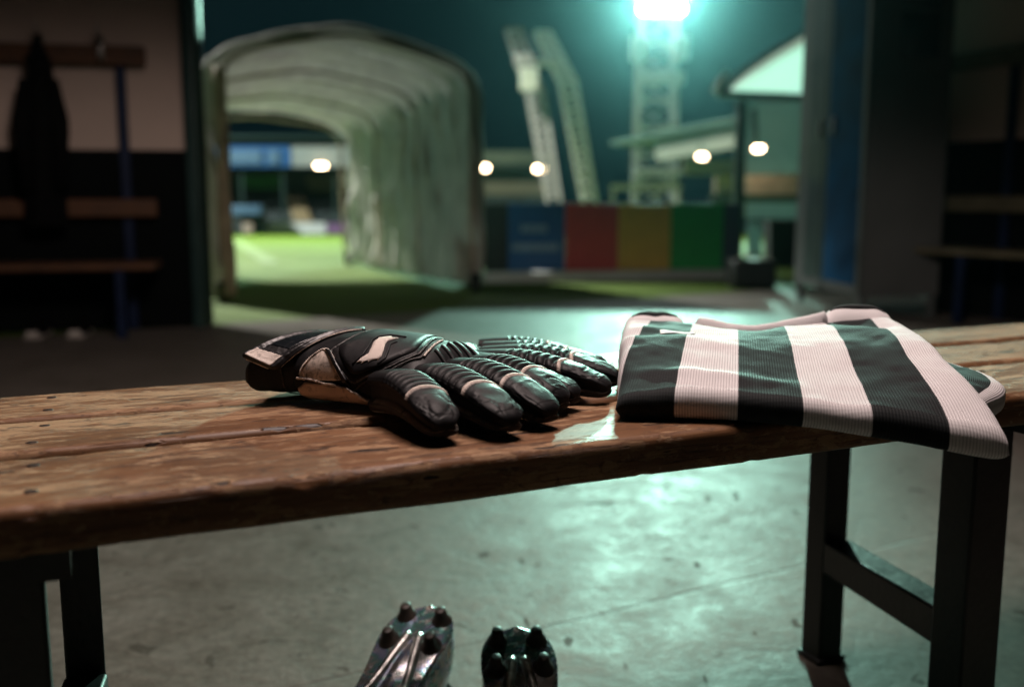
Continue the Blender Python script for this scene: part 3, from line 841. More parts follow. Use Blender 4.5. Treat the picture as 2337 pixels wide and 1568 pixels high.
# shoulders behind the neckband, with a black trim line each
def shoulder(f0, f1, h, seed):
    rows = []
    for i in range(50):
        u = i / 49; f = lerp(f0, f1, u); e = (1 - abs(2 * u - 1) ** 4) ** .5; row = []
        for k in range(28):
            a = 2 * pi * k / 28; y = JL + .004 + .020 * cos(a); z = .028 + (h * .5 * e + .018) * sin(a) * .9 + .002 * noise.noise(V((u * 5, a, seed)))
            row.append(j_world(j_side(f, JL), y, max(0.001, z + h * .35 * e)))
        rows.append(row)
    mb = MB(); mb.grid(rows, cv=True); mb.f.append(tuple(range(28))); mb.mi.append(0); mb.f.append(tuple(49 * 28 + k for k in range(27, -1, -1))); mb.mi.append(0)
    jput(mb, 'shoulder', M['jersey_white'])
    mb = MB(); pp = []
    for i in range(6, 44):
        p = rows[i][8].lerp(rows[i][7], .4); pp.append(p + V((0, 0, .0004)))
    mb.tube(pp, [.0026 * sin(pi * k / (len(pp) - 1)) + .0008 for k in range(len(pp))], 8); jput(mb, 'trim', M['jersey_dark'])
shoulder(.735, .995, .030, 1.0); shoulder(.01, .235, .016, 4.0)
# small cream badge on the first black stripe
mb = MB(); rows = []
for i in range(25):
    row = []
    for k in range(9):
        u, v = i / 24, k / 8
        f = lerp(.135, .250, u) ; y = lerp(.168, .186, v) + .004 * u + .0025 * noise.noise(V((u * 6, v * 2, 1)))
        row.append(j_world(j_side(f, y), y, j_top(f, y) + .0014))
    rows.append(row)
mb.grid(rows); o = jput(mb, 'badge', M['jersey_white']); md = o.modifiers.new('sol', 'SOLIDIFY'); md.thickness = .0015; md.offset = 0

# ================================================================== BOOTS
def boot_mat():
    m, nt, b = newmat('tint_banded_boot_chrome'); c = coords(nt)
    n = noisen(nt, c, 26, 3, .5, 1.4); d = noisen(nt, c, 60, 5, .7)
    r = ramp(nt, n, [(.25, (.08, .15, .13)), (.40, (.52, .50, .50)), (.47, (.32, .36, .55)), (.53, (.10, .36, .30)), (.60, (.55, .53, .54)), (.68, (.50, .30, .14)), (.74, (.14, .30, .27)), (.85, (.45, .45, .46))])  # iridescent sheen put into the colour as fixed tint bands
    dirt = ramp(nt, d, [(.55, (0, 0, 0)), (.66, (1, 1, 1))])
    nt.links.new(mixc(nt, mathn(nt, 'MULTIPLY', dirt.outputs[0], .5), r.outputs[0], (.05, .035, .025)), b.inputs['Base Color'])
    nt.links.new(mathn(nt, 'SUBTRACT', .74, mathn(nt, 'MULTIPLY', dirt.outputs[0], .6)), b.inputs['Metallic'])
    nt.links.new(mathn(nt, 'ADD', .16, mathn(nt, 'MULTIPLY', dirt.outputs[0], .4)), b.inputs['Roughness'])
    bump(nt, b, d, .2, .001); return m
M['boot'] = boot_mat()
M['sole'] = simple('muddy_bronze_soleplate', (.50, .50, .48), .34, metal=.92, var=.75, scale=50, bumps=.4, bscale=180, bdist=.001)
M['stud'] = simple('dirty_dark_stud', (.035, .026, .020), .45, var=.6, scale=70, bumps=.4, bscale=200, bdist=.001)
def outline(x, L=.275):
    """half widths (outer, inner) of the sole at x from heel to toe"""
    P = [(0, (.000, .000)), (.006, (.017, .017)), (.02, (.031, .031)), (.05, (.037, .036)), (.10, (.034, .031)), (.15, (.034, .032)), (.20, (.043, .042)), (.235, (.041, .038)), (.26, (.028, .026)), (.271, (.014, .013)), (.275, (.0, .0))]
    return catmull(P, x)
def make_boot(loc, yaw, label, mirror):
    root = empty('football_boot', loc, 0, label, 'boot', 'pair of upturned football boots on the floor')
    sg = -1 if mirror else 1
    tilt = radians(16)
    R = (Matrix.Rotation(yaw, 3, 'Z') @ Matrix.Rotation(tilt, 3, 'Y') @ Matrix.Rotation(pi, 3, 'X')) * 1.13
    def top(x): return catmull([(0, (.085,)), (.02, (.094,)), (.06, (.092,)), (.10, (.083,)), (.14, (.072,)), (.20, (.055,)), (.25, (.043,)), (.275, (.022,))], x)[0]
    xs = [.275 * (.5 - .5 * cos(pi * i / 70)) for i in range(71)]
    body = MB(); rows = []
    for x in xs:
        wo, wi = outline(x); h = top(x); row = []
        for k in range(40):
            a = 2 * pi * k / 40; y = (wo if cos(a) > 0 else wi) * abs(cos(a)) ** .8 * (1 if cos(a) > 0 else -1) * sg
            sp = sin(a); z = (.004 + h * (sp ** .9) if sp > 0 else .004 - .004 * (-sp) ** .5)
            if sp > 0: y *= 1 - .42 * (sp ** 1.5) * clamp(1 - x * 1.6)
            y *= 1 + .10 * sin(pi * clamp(sp)) ; z += .0012 * noise.noise(V((x * 60, y * 60, z * 60)))
            row.append(V((x, y, z)))
        rows.append(row)
    body.grid(rows, cv=True)
    collar = MB(); collar.tube([V((.055 + .047 * cos(2 * pi * k / 40), .023 * sin(2 * pi * k / 40) * sg, .094 - .006 * cos(2 * pi * k / 40))) for k in range(40)], .006, 8, True)
    plate = MB(); rt = []; rb = []
    for x in xs:
        wo, wi = outline(x); arch = .004 * exp(-((x - .115) / .035) ** 2)
        rt.append([V((x, lerp(-wi, wo, j / 16) * 1.04 * sg, .0035)) for j in range(17)])
        rb.append([V((x, lerp(-wi, wo, j / 16) * 1.04 * sg, -.0045 + arch + .003 * abs(2 * j / 16 - 1) ** 3 - (.0035 * exp(-((j / 8 - 1) / .22) ** 2) * sstep(.06, .1, x) * sstep(.20, .15, x)))) for j in range(17)])
    plate.grid([a + b_[::-1] for a, b_ in zip(rt, rb)], cv=True)
    studs = []
    def stud(x, y, h=.0145, r=.0074):
        s = MB(); base = -.004
        prof3 = [(0.002, r * 1.55), (-.002, r * 1.35), (-.005, r * 1.02), (-h + .002, r * .80), (-h + .0005, r * .72), (-h, r * .5)]
        rows = [[V((x + rr * 1.15 * cos(2 * pi * k / 20), y * sg + rr * sin(2 * pi * k / 20), base + z)) for k in range(20)] for z, rr in prof3]
        b0 = s.grid(rows, cv=True); s.f.append(tuple(b0 + 5 * 20 + k for k in range(20))); s.mi.append(0); studs.append(s)
    for x, y in ((.022, .020), (.022, -.020), (.062, .024), (.062, -.023)): stud(x, y)
    for x, y in ((.165, .028), (.165, -.026), (.200, .036), (.200, -.034), (.233, .022), (.233, -.020)): stud(x, y, .0115, .0068)
    # chrome ridges running forward from the heel on the sole
    rib = MB()
    for s_ in (-1, 1): rib.tube([V((.050 + .10 * k / 20, s_ * sg * (.006 + .016 * (k / 20)), -.0040 + .003 * exp(-(((.05 + .1 * k / 20) - .115) / .035) ** 2))) for k in range(21)], [.0058 - .0016 * k / 20 for k in range(21)], 8)
    pull = MB(); pull.box((-.001, 0, .070), (.004, .012, .035))
    allm = [('upper', body, 'boot'), ('collar', collar, 'cloth_black'), ('soleplate', plate, 'boot'), ('sole_rib', rib, 'sole'), ('heel_tab', pull, 'cloth_black')] + [('stud', s, 'stud') for s in studs]
    for _, m_, _ in allm: m_.v = [tuple(R @ V(p)) for p in m_.v]
    zmin = min(p[2] for _, m_, _ in allm for p in m_.v)
    heel = R @ V((.01, 0, 0))
    for nme, m_, mt in allm:
        m_.v = [(p[0] - heel.x, p[1] - heel.y, p[2] - zmin + .001) for p in m_.v]
        m_.build(nme, M[mt], root)
    return root
h1 = at_height(978, 1412, .125); h2 = at_height(1178, 1462, .125)
make_boot((h1.x, h1.y, 0), radians(-90 - 17), 'upturned chrome football boot with muddy studs, turned slightly outwards', False)
make_boot((h2.x, h2.y, 0), radians(-90 + 3), 'upturned chrome football boot pointing straight ahead, with green tint bands in its finish', True)

# ================================================================== ROOM FURNITURE (out of focus)
def coat_unit(name, base, ang, label, wood, L0, L1, seat_x1, hooks, dims, group):
    """bench with a back board and a coat rail, along local X (from L0 to L1), front towards -Y"""
    r = empty(name, base, ang, label, 'coat bench', group)
    z_rail, z_back, z_seat = dims
    mb = MB(); mb.box(((L0 + L1) / 2, -.02, z_rail), (L1 - L0, .028, .090)); mb.build('hook_rail', M[wood], r, bevel=.008)
    mb = MB(); mb.box(((L0 + L1) / 2, -.035, z_back), (L1 - L0 + .04, .026, .085)); mb.build('back_board', M[wood], r, bevel=.008)
    for k in range(3):
        mb = MB(); mb.box(((L0 + L1) / 2 + .01, -.13 - .095 * k, z_seat), (L1 - L0 + .05, .085, .03)); mb.build('seat_slat', M[wood], r, bevel=.005)
    for x in (L0 + .35, L1 - .12):
        mb = MB(); mb.box((x, .008, (z_rail + .02) / 2), (.045, .03, z_rail + .02)); mb.build('post', M['blue_steel'], r, bevel=.003)
        mb = MB(); mb.box((x, -.34, (z_seat - .017) / 2), (.04, .035, z_seat - .017)); mb.build('leg', M['blue_steel'], r, bevel=.003)
        mb = MB(); mb.box((x, -.165, z_seat - .035), (.035, .32, .03)); mb.build('bracket', M['blue_steel'], r, smooth=False)
    for x in hooks:
        mb = MB(); mb.box((x, -.038, z_rail + .03), (.03, .008, .11)); mb.tube([(x, -.042, z_rail + .07), (x, -.09, z_rail + .085), (x, -.11, z_rail + .125)], .007, 8)
        mb.tube([(x, -.042, z_rail), (x, -.07, z_rail - .02), (x, -.085, z_rail + .012)], .007, 8); mb.build('hook', M['steel'], r)
    return r
lw = Lw0 + wall_dir * .2; langle = atan2(-wall_dir.y, -wall_dir.x)
nrm_l = V((sin(langle), -cos(langle), 0))
def left_base(off): return Lw0 + nrm_l * off
Bl = left_base(.030)
coat_unit('coat_bench', (Bl.x, Bl.y, 0), langle, 'wooden coat bench with hooks on blue posts along the left wall', 'plainwood', -2.35, -.165, 0,
          (-.36, -.62, -.90, -1.2), (1.29, .585, .325), 'coat benches along the walls')
# jacket hanging from a hook
def jacket(base, ang, x, ztop, label):
    r = empty('jacket', base, ang, label, 'jacket')
    rows = []; n = 40
    for i in range(n + 1):
        t = i / n; z = lerp(ztop, ztop - .86, t)
        w = .80 * catmull([(0, (.014,)), (.06, (.034,)), (.14, (.062,)), (.22, (.070,)), (.32, (.102,)), (.45, (.116,)), (.7, (.100,)), (1, (.112,))], t)[0]; d = catmull([(0, (.012,)), (.2, (.045,)), (.5, (.06,)), (1, (.05,))], t)[0]
        row = []
        for k in range(36):
            a = 2 * pi * k / 36; f_ = 1 + .13 * sin(a * 7 + t * 3) * sstep(.1, .5, t) + .08 * noise.noise(V((cos(a) * 2, sin(a) * 2, t * 5)))
            row.append(V((x + w * f_ * cos(a) + .01 * sin(t * 4), -.10 + d * f_ * sin(a), z)))
        rows.append(row)
    mb = MB(); mb.grid(rows, cv=True); mb.f.append(tuple(n * 36 + k for k in range(36))); mb.mi.append(0); mb.build('body', M['cloth_black'], r)
    for s_ in (-1, 1):
        mb = MB(); mb.tube([(x + s_ * .05, -.11, ztop - .20), (x + s_ * .080, -.125, ztop - .38), (x + s_ * .070, -.14, ztop - .70)], [.035, .042, .034], 14); mb.build('sleeve', M['cloth_black'], r)
    mb = MB(); mb.tube([(x - .04, -.12, ztop - .10), (x, -.145, ztop - .16), (x + .04, -.12, ztop - .10)], [.016, .03, .016], 12); mb.build('hood', M['cloth_black'], r)
jacket((Bl.x, Bl.y, 0), langle, -.62, 1.36, 'black hooded jacket hanging from a hook above the left bench')
# shoes under the left bench, towel on it
def shoe(base, ang, x, y, label):
    r = empty('training_shoe', base, ang, label, 'shoe', 'shoes under the left bench')
    rows = []
    for i in range(16):
        t = i / 15; yy = y - .24 * t; w = .038 * sqrt(max(0.01, 1 - abs(2 * t - 1) ** 3)); h = lerp(.085, .045, sstep(.2, .8, t)) * sqrt(max(.03, 1 - max(0, t - .8) ** 2 * 22))
        rows.append([V((x + w * cos(2 * pi * k / 16), yy, max(.012, .012 + h * max(0, sin(2 * pi * k / 16))))) for k in range(16)])
    mb = MB(); mb.grid(rows, cv=True); mb.f.append(tuple(range(16))); mb.mi.append(0); mb.f.append(tuple(15 * 16 + k for k in range(16))); mb.mi.append(0); mb.build('upper', M['cloth_black'], r)
    mb = MB(); mb.box((x, y - .12, .0075), (.072, .245, .013)); mb.build('sole', M['white_cloth'], r, bevel=.005)
    mb = MB(); mb.box((x, y - .242, .024), (.05, .014, .024)); mb.build('toe_cap', M['white_cloth'], r, bevel=.005)
shoe((Bl.x, Bl.y, 0), langle, -.50, -.05, 'right one of two dark shoes with pale toes under the left bench')
shoe((Bl.x, Bl.y, 0), langle, -.68, -.05, 'left one of two dark shoes with pale toes under the left bench')
tw = empty('towel', (Bl.x, Bl.y, 0), langle, 'bunched off-white towel on the left bench at the frame edge', 'towel')
rows = []
for i in range(20):
    a0 = i / 19 * pi; rows.append([V((-.895 + .08 * sin(a0) * cos(2 * pi * k / 24) * (1 + .2 * noise.noise(V((i * .4, k * .5, 0)))), -.26 + .06 * sin(a0) * sin(2 * pi * k / 24), .342 + .03 + .032 * -cos(a0) + .006 * noise.noise(V((i * .5, k * .7, 3))))) for k in range(24)])
mb = MB(); mb.grid(rows, cv=True); mb.build('towel', M['white_cloth'], tw)

# right wall unit
rd = (Rw1 - Rw0).normalized(); rang = atan2(rd.y, rd.x)
Br = Rw0 + V((sin(rang), -cos(rang), 0)) * .03
coat_unit('coat_bench', (Br.x, Br.y, 0), rang, 'dim coat bench with pale seat edge and blue legs, right of the metal locker', 'paleledge', .10, 1.8, 0, (.7, 1.0), (1.34, .60, .36), 'coat benches along the walls')

# tall metal locker on legs
lk = empty('metal_locker', at_height(1955, 730, 0) * 1.0, 0, 'tall grey metal locker with a blue door, standing beside the doorway', 'locker')
p_near = at_depth(1957, 700, 5.2); p_far = at_depth(1812, 660, 6.1)
lk.location = (p_near.x, p_near.y, 0)
fx = V((p_far.x - p_near.x, p_far.y - p_near.y, 0)); FL = fx.length; fdir = fx.normalized(); sdir = V((fdir.y, -fdir.x, 0))
if sdir.x < 0: sdir = -sdir
RL = Matrix(((fdir.x, sdir.x, 0), (fdir.y, sdir.y, 0), (0, 0, 1)))
LD, LZ0, LZ1 = .44, .12, 1.95
def lbox(name, a0, a1, b0, b1, z0, z1, mat, bevel=.003, parent=lk):
    mb = MB(); c = fdir * (a0 + a1) / 2 + sdir * (b0 + b1) / 2 + V((0, 0, (z0 + z1) / 2))
    mb.box(c, (a1 - a0, b1 - b0, z1 - z0), RL); return mb.build(name, mat, parent, bevel=bevel)
M['locker_side'] = simple('grey_locker_steel', (.095, .105, .10), .5, var=.12, scale=3)
M['locker_front'] = simple('pale_locker_frame', (.075, .09, .085), .5, var=.12)
M['locker_blue'] = simple('blue_locker_door', (.004, .055, .13), .8, var=.45, scale=4, spec=.15)
M['vent_dark'] = simple('dark_vent', (.010, .013, .013), .6)
lbox('carcass', .004, FL - .004, .02, LD, LZ0, LZ1, M['locker_side'])
lbox('frame_strip', .0, .045, -.004, .018, LZ0, LZ1, M['locker_front'])
lbox('frame_strip', FL * .52, FL * .57, -.004, .018, LZ0, LZ1, M['frame_dark'])
lbox('frame_strip', FL * .84, FL * 1.0, -.004, .018, LZ0, LZ1, M['locker_front'])
lbox('plinth_rail', .047, FL * .84 - .002, -.004, .018, LZ0, LZ0 + .05, M['locker_front'])
d1 = lbox('door', .048, FL * .52 - .003, -.008, .016, LZ0 + .053, LZ1, M['locker_blue'])
d2 = lbox('door', FL * .57 + .003, FL * .84 - .003, -.008, .016, LZ0 + .053, LZ1, M['frame_dark'])
for dd, a in ((d1, FL * .42), (d2, FL * .63)):
    mb = MB(); mb.box(fdir * a + sdir * -.016 + V((0, 0, 1.02)), (.02, .016, .10), RL); mb.build('handle', M['steel'], dd, bevel=.003)
for a, b_ in ((.02, .03), (.02, LD - .03), (FL - .03, .03), (FL - .03, LD - .03)): lbox('leg', a - .018, a + .018, b_ - .018, b_ + .018, 0, LZ0 - .001, M['locker_front'])
for (z0, z1) in ((1.34, 1.56), (1.585, 1.74)): lbox('vent_panel', -.004, .003, .16, .36, z0, z1, M['vent_dark'], bevel=0)

# ================================================================== OUTSIDE: canvas tunnel
def canvas_mat():
    m, nt, b = newmat('tunnel_canvas'); c = coords(nt)
    n = noisen(nt, coords(nt, (5.0, 5.0, 1.8)), 1.6, 5, .6, .6)  # upright mottling puts the quilting's light and dark into the colour
    r = ramp(nt, n, [(.34, (.36, .35, .30)), (.62, (.68, .67, .60))]); nt.links.new(r.outputs[0], b.inputs['Base Color'])
    b.inputs['Roughness'].default_value = .7
    tr = nt.nodes.new('ShaderNodeBsdfTranslucent'); tr.inputs['Color'].default_value = (.52, .52, .50, 1)
    ms = nt.nodes.new('ShaderNodeMixShader'); ms.inputs[0].default_value = .40
    nt.links.new(b.outputs[0], ms.inputs[1]); nt.links.new(tr.outputs[0], ms.inputs[2])
    nt.links.new(ms.outputs[0], nt.nodes['Material Output'].inputs['Surface']); return m
M['canvas'] = canvas_mat()
M['tunnel_frame'] = simple('beige_tunnel_frame', (.36, .29, .21), .6)
TN = [V((-1.76, 6.06, 0)), V((-.248, 6.77, 0))]        # near left, near right
TF = [V((-3.05, 8.69, 0)), V((-1.54, 9.40, 0))]
tunnel = empty('players_tunnel', ((TN[0] + TN[1]) / 2)[:], 0, 'pleated cream canvas players tunnel arching over the turf outside the doorway', 'tunnel')
TO = V(tunnel.location)
def tsec(t, u):
    """arch profile of the tunnel at depth t; u 0..1 from left foot over the roof to right foot"""
    L = TN[0].lerp(TF[0], t); Rr = TN[1].lerp(TF[1], t); eav = lerp(1.50, 1.27, t); apx = lerp(1.66, 1.38, t); z0 = .03
    # polyline with rounded shoulders
    P = [(0, 0, z0), (.0, .0, eav - .22), (.025, 0, eav - .07), (.10, 0, eav + .02), (.30, 0, lerp(eav, apx, .70)), (.5, 0, apx), (.70, 0, lerp(eav, apx, .70)), (.90, 0, eav + .02), (.975, 0, eav - .07), (1, 0, eav - .22), (1, 0, z0)]
    K = [0, .29, .33, .37, .43, .5, .57, .63, .67, .71, 1.0]
    q = catmull(list(zip(K, P)), u)
    p = L.lerp(Rr, clamp(q[0])); p.z = q[2]; return p
def tun_pt(t, u):
    p = tsec(t, u); c = tsec(t, .5); mid = (tsec(t, 0) + tsec(t, 1)) / 2; mid.z = .9
    d = (p - mid); d.z *= 1 if .3 < u < .7 else .0
    d.normalize()
    k = 11
    fr = (t * k) % 1.0
    bulge = .06 * (sin(pi * fr) ** .7)                   # cloth bellies out between hoops
    fold = .028 * sin(t * 78 + 3.2 * noise.noise(V((t * 7, u * 2.2, 1)))) + .035 * noise.noise(V((t * 17, u * 2.6, 3))) + .014 * noise.noise(V((t * 40, u * 4, 8))) + .020 * (abs(sin(t * 30 + u * 22)) + abs(sin(t * 30 - u * 22)) - 1.2)
    wall = 1.0
    return p + d * (bulge * .6 + 1.45 * fold * wall * (1 if (u < .33 or u > .67) else .55))
rows = [[tun_pt(i / 150, j / 110) for j in range(111)] for i in range(151)]
mb = MB(); mb.grid(rows); o = mb.build('canvas', M['canvas'], tunnel, origin=TO); o.location = (0, 0, 0)
md = o.modifiers.new('sol', 'SOLIDIFY'); md.thickness = .008
for t, r_ in ((0.0, .016), (.33, .010), (.66, .010), (1.0, .014)):
    mb = MB(); pts = [tsec(t, j / 60) for j in range(61)]
    mid = (pts[0] + pts[-1]) / 2; mid.z = .8
    pts = [p + (mid - p).normalized() * (.03 if t == 0 else .05) for p in pts]
    mb.tube(pts, r_, 10); o = mb.build('hoop', M['tunnel_frame'], tunnel, origin=TO); o.location = (0, 0, 0)
# broad front upright flaps
fd = (TN[1] - TN[0]).normalized()
mb = MB()
rows = []
for i in range(30):
    z = lerp(.04, 1.40, i / 29)
    rows.append([TN[0] + fd * (lerp(-.015, .060, k / 12) + .008 * sin(z * 9 + k)) + V((fd.y, -fd.x, 0)) * (.05 + .02 * sin(k * 1.1 + z * 4)) + V((0, 0, z)) for k in range(13)])
mb.grid(rows); o = mb.build('front_flap', M['tunnel_frame'], tunnel, origin=TO); o.location = (0, 0, 0)
o.modifiers.new('sol', 'SOLIDIFY').thickness = .006
for c_ in (TN[0], TN[1], TF[0], TF[1]):
    mb = MB(); mb.cyl(c_ + V((-.03, 0, .045)), c_ + V((.03, 0, .045)), .045, n=18); mb.box(c_ + V((0, 0, .10)), (.07, .07, .05)); o = mb.build('castor', M['dark_plastic'], tunnel, origin=TO); o.location = (0, 0, 0)

# ================================================================== advertising boards
def adboard(x0, x1, D0, D1, col, label, text=False):
    a = at_depth(x0, 465, D0); b_ = at_depth(x1, 465, D1)
    A = V((a.x, a.y, 0)); B = V((b_.x, b_.y, 0)); t = (B - A).normalized(); n = V((t.y, -t.x, 0)); L = (B - A).length; R = Matrix(((t.x, -n.x, 0), (t.y, -n.y, 0), (0, 0, 1)))
    r = empty('advertising_board', (A.lerp(B, .5))[:], 0, label, 'board', 'row of coloured advertising boards beside the turf')
    z1 = a.z; z0 = .0
    mb = MB(); mb.box((0, 0, (z0 + z1) / 2), (L - .001, .03, z1 - z0), R); mb.build('panel', simple('board_' + label.split()[0], col, .45, var=.1), r, bevel=.003)
    for s_ in (-.35, .35):
        mb = MB(); mb.beam(t * (s_ * L) - n * .02 + V((0, 0, z1 * .8)), t * (s_ * L) - n * .28 + V((0, 0, .012)), .025, .025); mb.build('prop', M['frame_dark'], r, smooth=False)
    if text:
        for (zc, hh, w0, w1, nn) in ((.385, .060, -.27, .20, 4), (.235, .060, -.42, .40, 8)):
            mb = MB()
            for k in range(nn):
                u0 = lerp(w0, w1, k / nn); u1 = lerp(w0, w1, (k + .78) / nn); cx_ = (u0 + u1) / 2 * L; w = (u1 - u0) * L
                for off in ((-w / 2 + .007), (w / 2 - .007)): mb.box(t * (cx_ + off) + n * .0165 + V((0, 0, zc)), (.013, .003, hh), R)
                mb.box(t * cx_ + n * .0165 + V((0, 0, zc + (hh / 2 - .006) * (1 if k % 2 else 0))), (w - .028, .003, .012), R)
            mb.build('lettering', M['board_text'], r, smooth=False)
M['board_text'] = simple('pale_blue_lettering', (.35, .48, .60), .5)
xs_ = [1104, 1160, 1290, 1412, 1532, 1652, 1690]
cols = [(.012, .016, .018), (.006, .105, .32), (.56, .052, .042), (.68, .43, .06), (.006, .38, .07), (.012, .04, .09)]
labs = ['black advertising board closest to the tunnel', 'blue advertising board with two lines of pale lettering', 'red advertising board between the blue and yellow ones', 'mustard yellow advertising board between red and green', 'green advertising board next to the kiosk post', 'navy end board beside the green one']
for k in range(6): adboard(xs_[k], xs_[k + 1], 8.05 - .03 * k, 8.05 - .03 * (k + 1), cols[k], labs[k], k == 1)
ka, kb = at_height(1100, 643, .0), at_height(1675, 634, .0)
kr = empty('concrete_kerb', ka.lerp(kb, .5)[:], 0, 'low pale concrete kerb running below the coloured boards', 'kerb')
mb = MB(); mb.beam(ka - kr.location + V((0, 0, .03)), kb - kr.location + V((0, 0, .03)), .14, .08); mb.build('kerb', M['white_metal'], kr, bevel=.01)
kr.location.z = 0

# ================================================================== kiosk / dugout at the right
ko = at_depth(1690, 600, 9.6); ko.z = 0
kiosk = empty('kiosk', ko, 0, 'small kiosk with a pale curved roof and lit glass, right outside the doorway', 'kiosk')
def kp(x, y, D): return at_depth(x, y, D) - ko
def translucent(name, col, k):
    m = simple(name, col, .5, var=.1); nt = m.node_tree; b = nt.nodes['Principled BSDF']
    tr = nt.nodes.new('ShaderNodeBsdfTranslucent'); tr.inputs['Color'].default_value = (*col, 1)
    ms = nt.nodes.new('ShaderNodeMixShader'); ms.inputs[0].default_value = k
    nt.links.new(b.outputs[0], ms.inputs[1]); nt.links.new(tr.outputs[0], ms.inputs[2]); nt.links.new(ms.outputs[0], nt.nodes['Material Output'].inputs['Surface']); return m
M['roof_pale'] = translucent('frosted_roof_gable', (.92, .97, .95), .9)
M['roof_dark'] = simple('tarred_roof', (.006, .008, .008), .9, spec=.03)
rows = []
for i in range(30):
    u = i / 29; row = []
    for k in range(8):
        d = k / 7
        a = kp(lerp(1652, 1905, u), lerp(207, 40, u ** .80), 9.3); 
        row.append(a + V((0, .05 + d * .30, .02 * sin(pi * d))))
    rows.append(row)
# gable fascia facing us: filled curved segment
mb = MB(); fr_ = []
for i in range(30):
    u = i / 29; a = kp(lerp(1664, 1905, u), lerp(206, 45, u ** .80), 9.28); b_ = kp(lerp(1664, 1905, u), 219, 9.28); fr_.append([a, b_])
mb.grid(fr_); o = mb.build('gable', M['roof_pale'], kiosk)
mb = MB(); mb.grid([[p + V((0, 0, .012)) for p in r] for r in rows]); o = mb.build('roof', M['roof_dark'], kiosk); o.modifiers.new('s', 'SOLIDIFY').thickness = .04
mb = MB(); mb.beam(kp(1635, 215, 9.25), kp(1905, 226, 9.25), .10, .055); mb.build('eaves_beam', M['frame_dark'], kiosk, bevel=.004)
mb = MB(); mb.tube([kp(1632, 212, 9.2), kp(1650, 180, 9.2), kp(1662, 168, 9.2)], .035, 8); mb.build('gutter_end', M['white_metal'], kiosk)
def kpost(x, D, mat, w=.085):
    a = kp(x, 232, D); b_ = V((a.x, a.y, 0)); mb = MB(); mb.beam(b_, a, w, w); mb.build('post', mat, kiosk, bevel=.004)
kpost(1692, 9.2, M['frame_dark']); kpost(1880, 9.2, M['frame_dark'])
M['kiosk_wall'] = translucent('frosted_kiosk_panel', (.27, .35, .34), .6)
def kquad(name, x0, y0, x1, y1, D, mat, th=.02):
    a, b_, c_, d_ = kp(x0, y0, D), kp(x1, y0, D), kp(x1, y1, D), kp(x0, y1, D); mb = MB(); mb.grid([[a, d_], [b_, c_]]); o = mb.build(name, mat, kiosk, smooth=False); o.modifiers.new('s', 'SOLIDIFY').thickness = th; return o
kquad('wall_panel', 1702, 232, 1875, 398, 9.9, M['kiosk_wall']); kquad('counter_front', 1702, 462, 1875, 500, 9.7, M['kiosk_wall'])
M['counter'] = simple('warm_beige_shelf', (.62, .55, .45), .5, var=.2, scale=5)  # one warm beige tone for the shelf
kquad('counter', 1702, 400, 1870, 445, 9.75, M['counter'])
kquad('side_leg', 1704, 505, 1738, 630, 9.5, M['kiosk_wall'])
kquad('base_cabinet', 1742, 502, 1875, 655, 9.4, M['vent_dark'], .25)
kd = empty('equipment_case', at_height(1712, 655, 0)[:], 0, 'dark equipment case standing at the foot of the kiosk post', 'case'); kd.location.z = 0
mb = MB(); mb.box((0, 0, .10), (.30, .3, .20)); mb.build('shell', M['dark_plastic'], kd, bevel=.02); mb = MB(); mb.tube([(-.06, -.02, .20), (-.05, -.02, .235), (.05, -.02, .235), (.06, -.02, .20)], .008, 8); mb.build('handle', M['steel'], kd)

# ================================================================== floodlight mast and leaning pylons
def lattice(mb, a0, a1, w0, w1, n, r, axis=V((1, 0, 0)), depth=.8):
    a0, a1 = V(a0), V(a1); y = V((0, 1, 0))
    def cn(t, i, j): return a0.lerp(a1, t) + axis * (i * lerp(w0, w1, t) / 2) + y * (j * lerp(w0, w1, t) * depth / 2)
    cs = ((-1, -1), (1, -1), (1, 1), (-1, 1))
    for c in cs: mb.beam(cn(0, *c), cn(1, *c), r * 2.2, r * 2.2, V((0, 1, 0)))
    for k in range(n):
        t0, t1 = k / n, (k + 1) / n
        for q in range(4):
            c, d = cs[q], cs[(q + 1) % 4]
            mb.beam(cn(t1, *c), cn(t1, *d), r * 1.5, r * 1.5, V((0, 1, 0)))
            mb.beam(cn(t0, *c), cn(t1, *d), r * 1.1, r * 1.1, V((0, 1, 0)))
FD = 45.0
ft = at_depth(1500, 70, FD); fbz = turf_z(FD)
mast = empty('floodlight_mast', (ft.x, FD, fbz), 0, 'tall white lattice floodlight mast with a blazing lamp head', 'floodlight')
mb = MB(); lattice(mb, (0, 0, 0), (0, 0, 16.6 - fbz), 1.75, 1.25, 15, .065, depth=.9); mb.build('lattice_tower', M['white_metal'], mast, smooth=False)
for (y0, w, hgt) in ((185, 2.1, .55), (395, 2.0, .3)):
    p = at_depth(1500, y0, FD); mb = MB(); mb.box((0, -1.0, p.z - fbz), (w, .2, hgt)); mb.build('platform', M['white_metal'], mast, bevel=.02)
for xx in (1452, 1545):
    p = at_depth(xx, 120, FD); mb = MB(); mb.box((p.x - ft.x, -1.0, p.z - fbz), (.65, .4, 1.0)); mb.build('spare_lamp', M['white_metal'], mast, bevel=.05)
hc = at_depth(1500, 6, FD)
mb = MB(); mb.box((0, -.95, hc.z - fbz + .35), (1.95, .3, 2.2)); mb.build('lamp_rack', M['white_metal'], mast, bevel=.03)
mb = MB(); mb.box((0, -.95, 15.5 - fbz), (1.95, .3, 2.2)); mb.build('lamp_rack', M['white_metal'], mast, bevel=.03)
for zc in (hc.z + .35, 15.5):
    for i in range(4):
        for k in range(4):
            z = zc - fbz - .80 + .54 * k
            mb = MB(); mb.cyl((-.72 + .48 * i, -1.12, z), (-.72 + .48 * i, -1.32, z - .04), .21, .23, 16); mb.build('flood_lamp', M['flood'], mast)
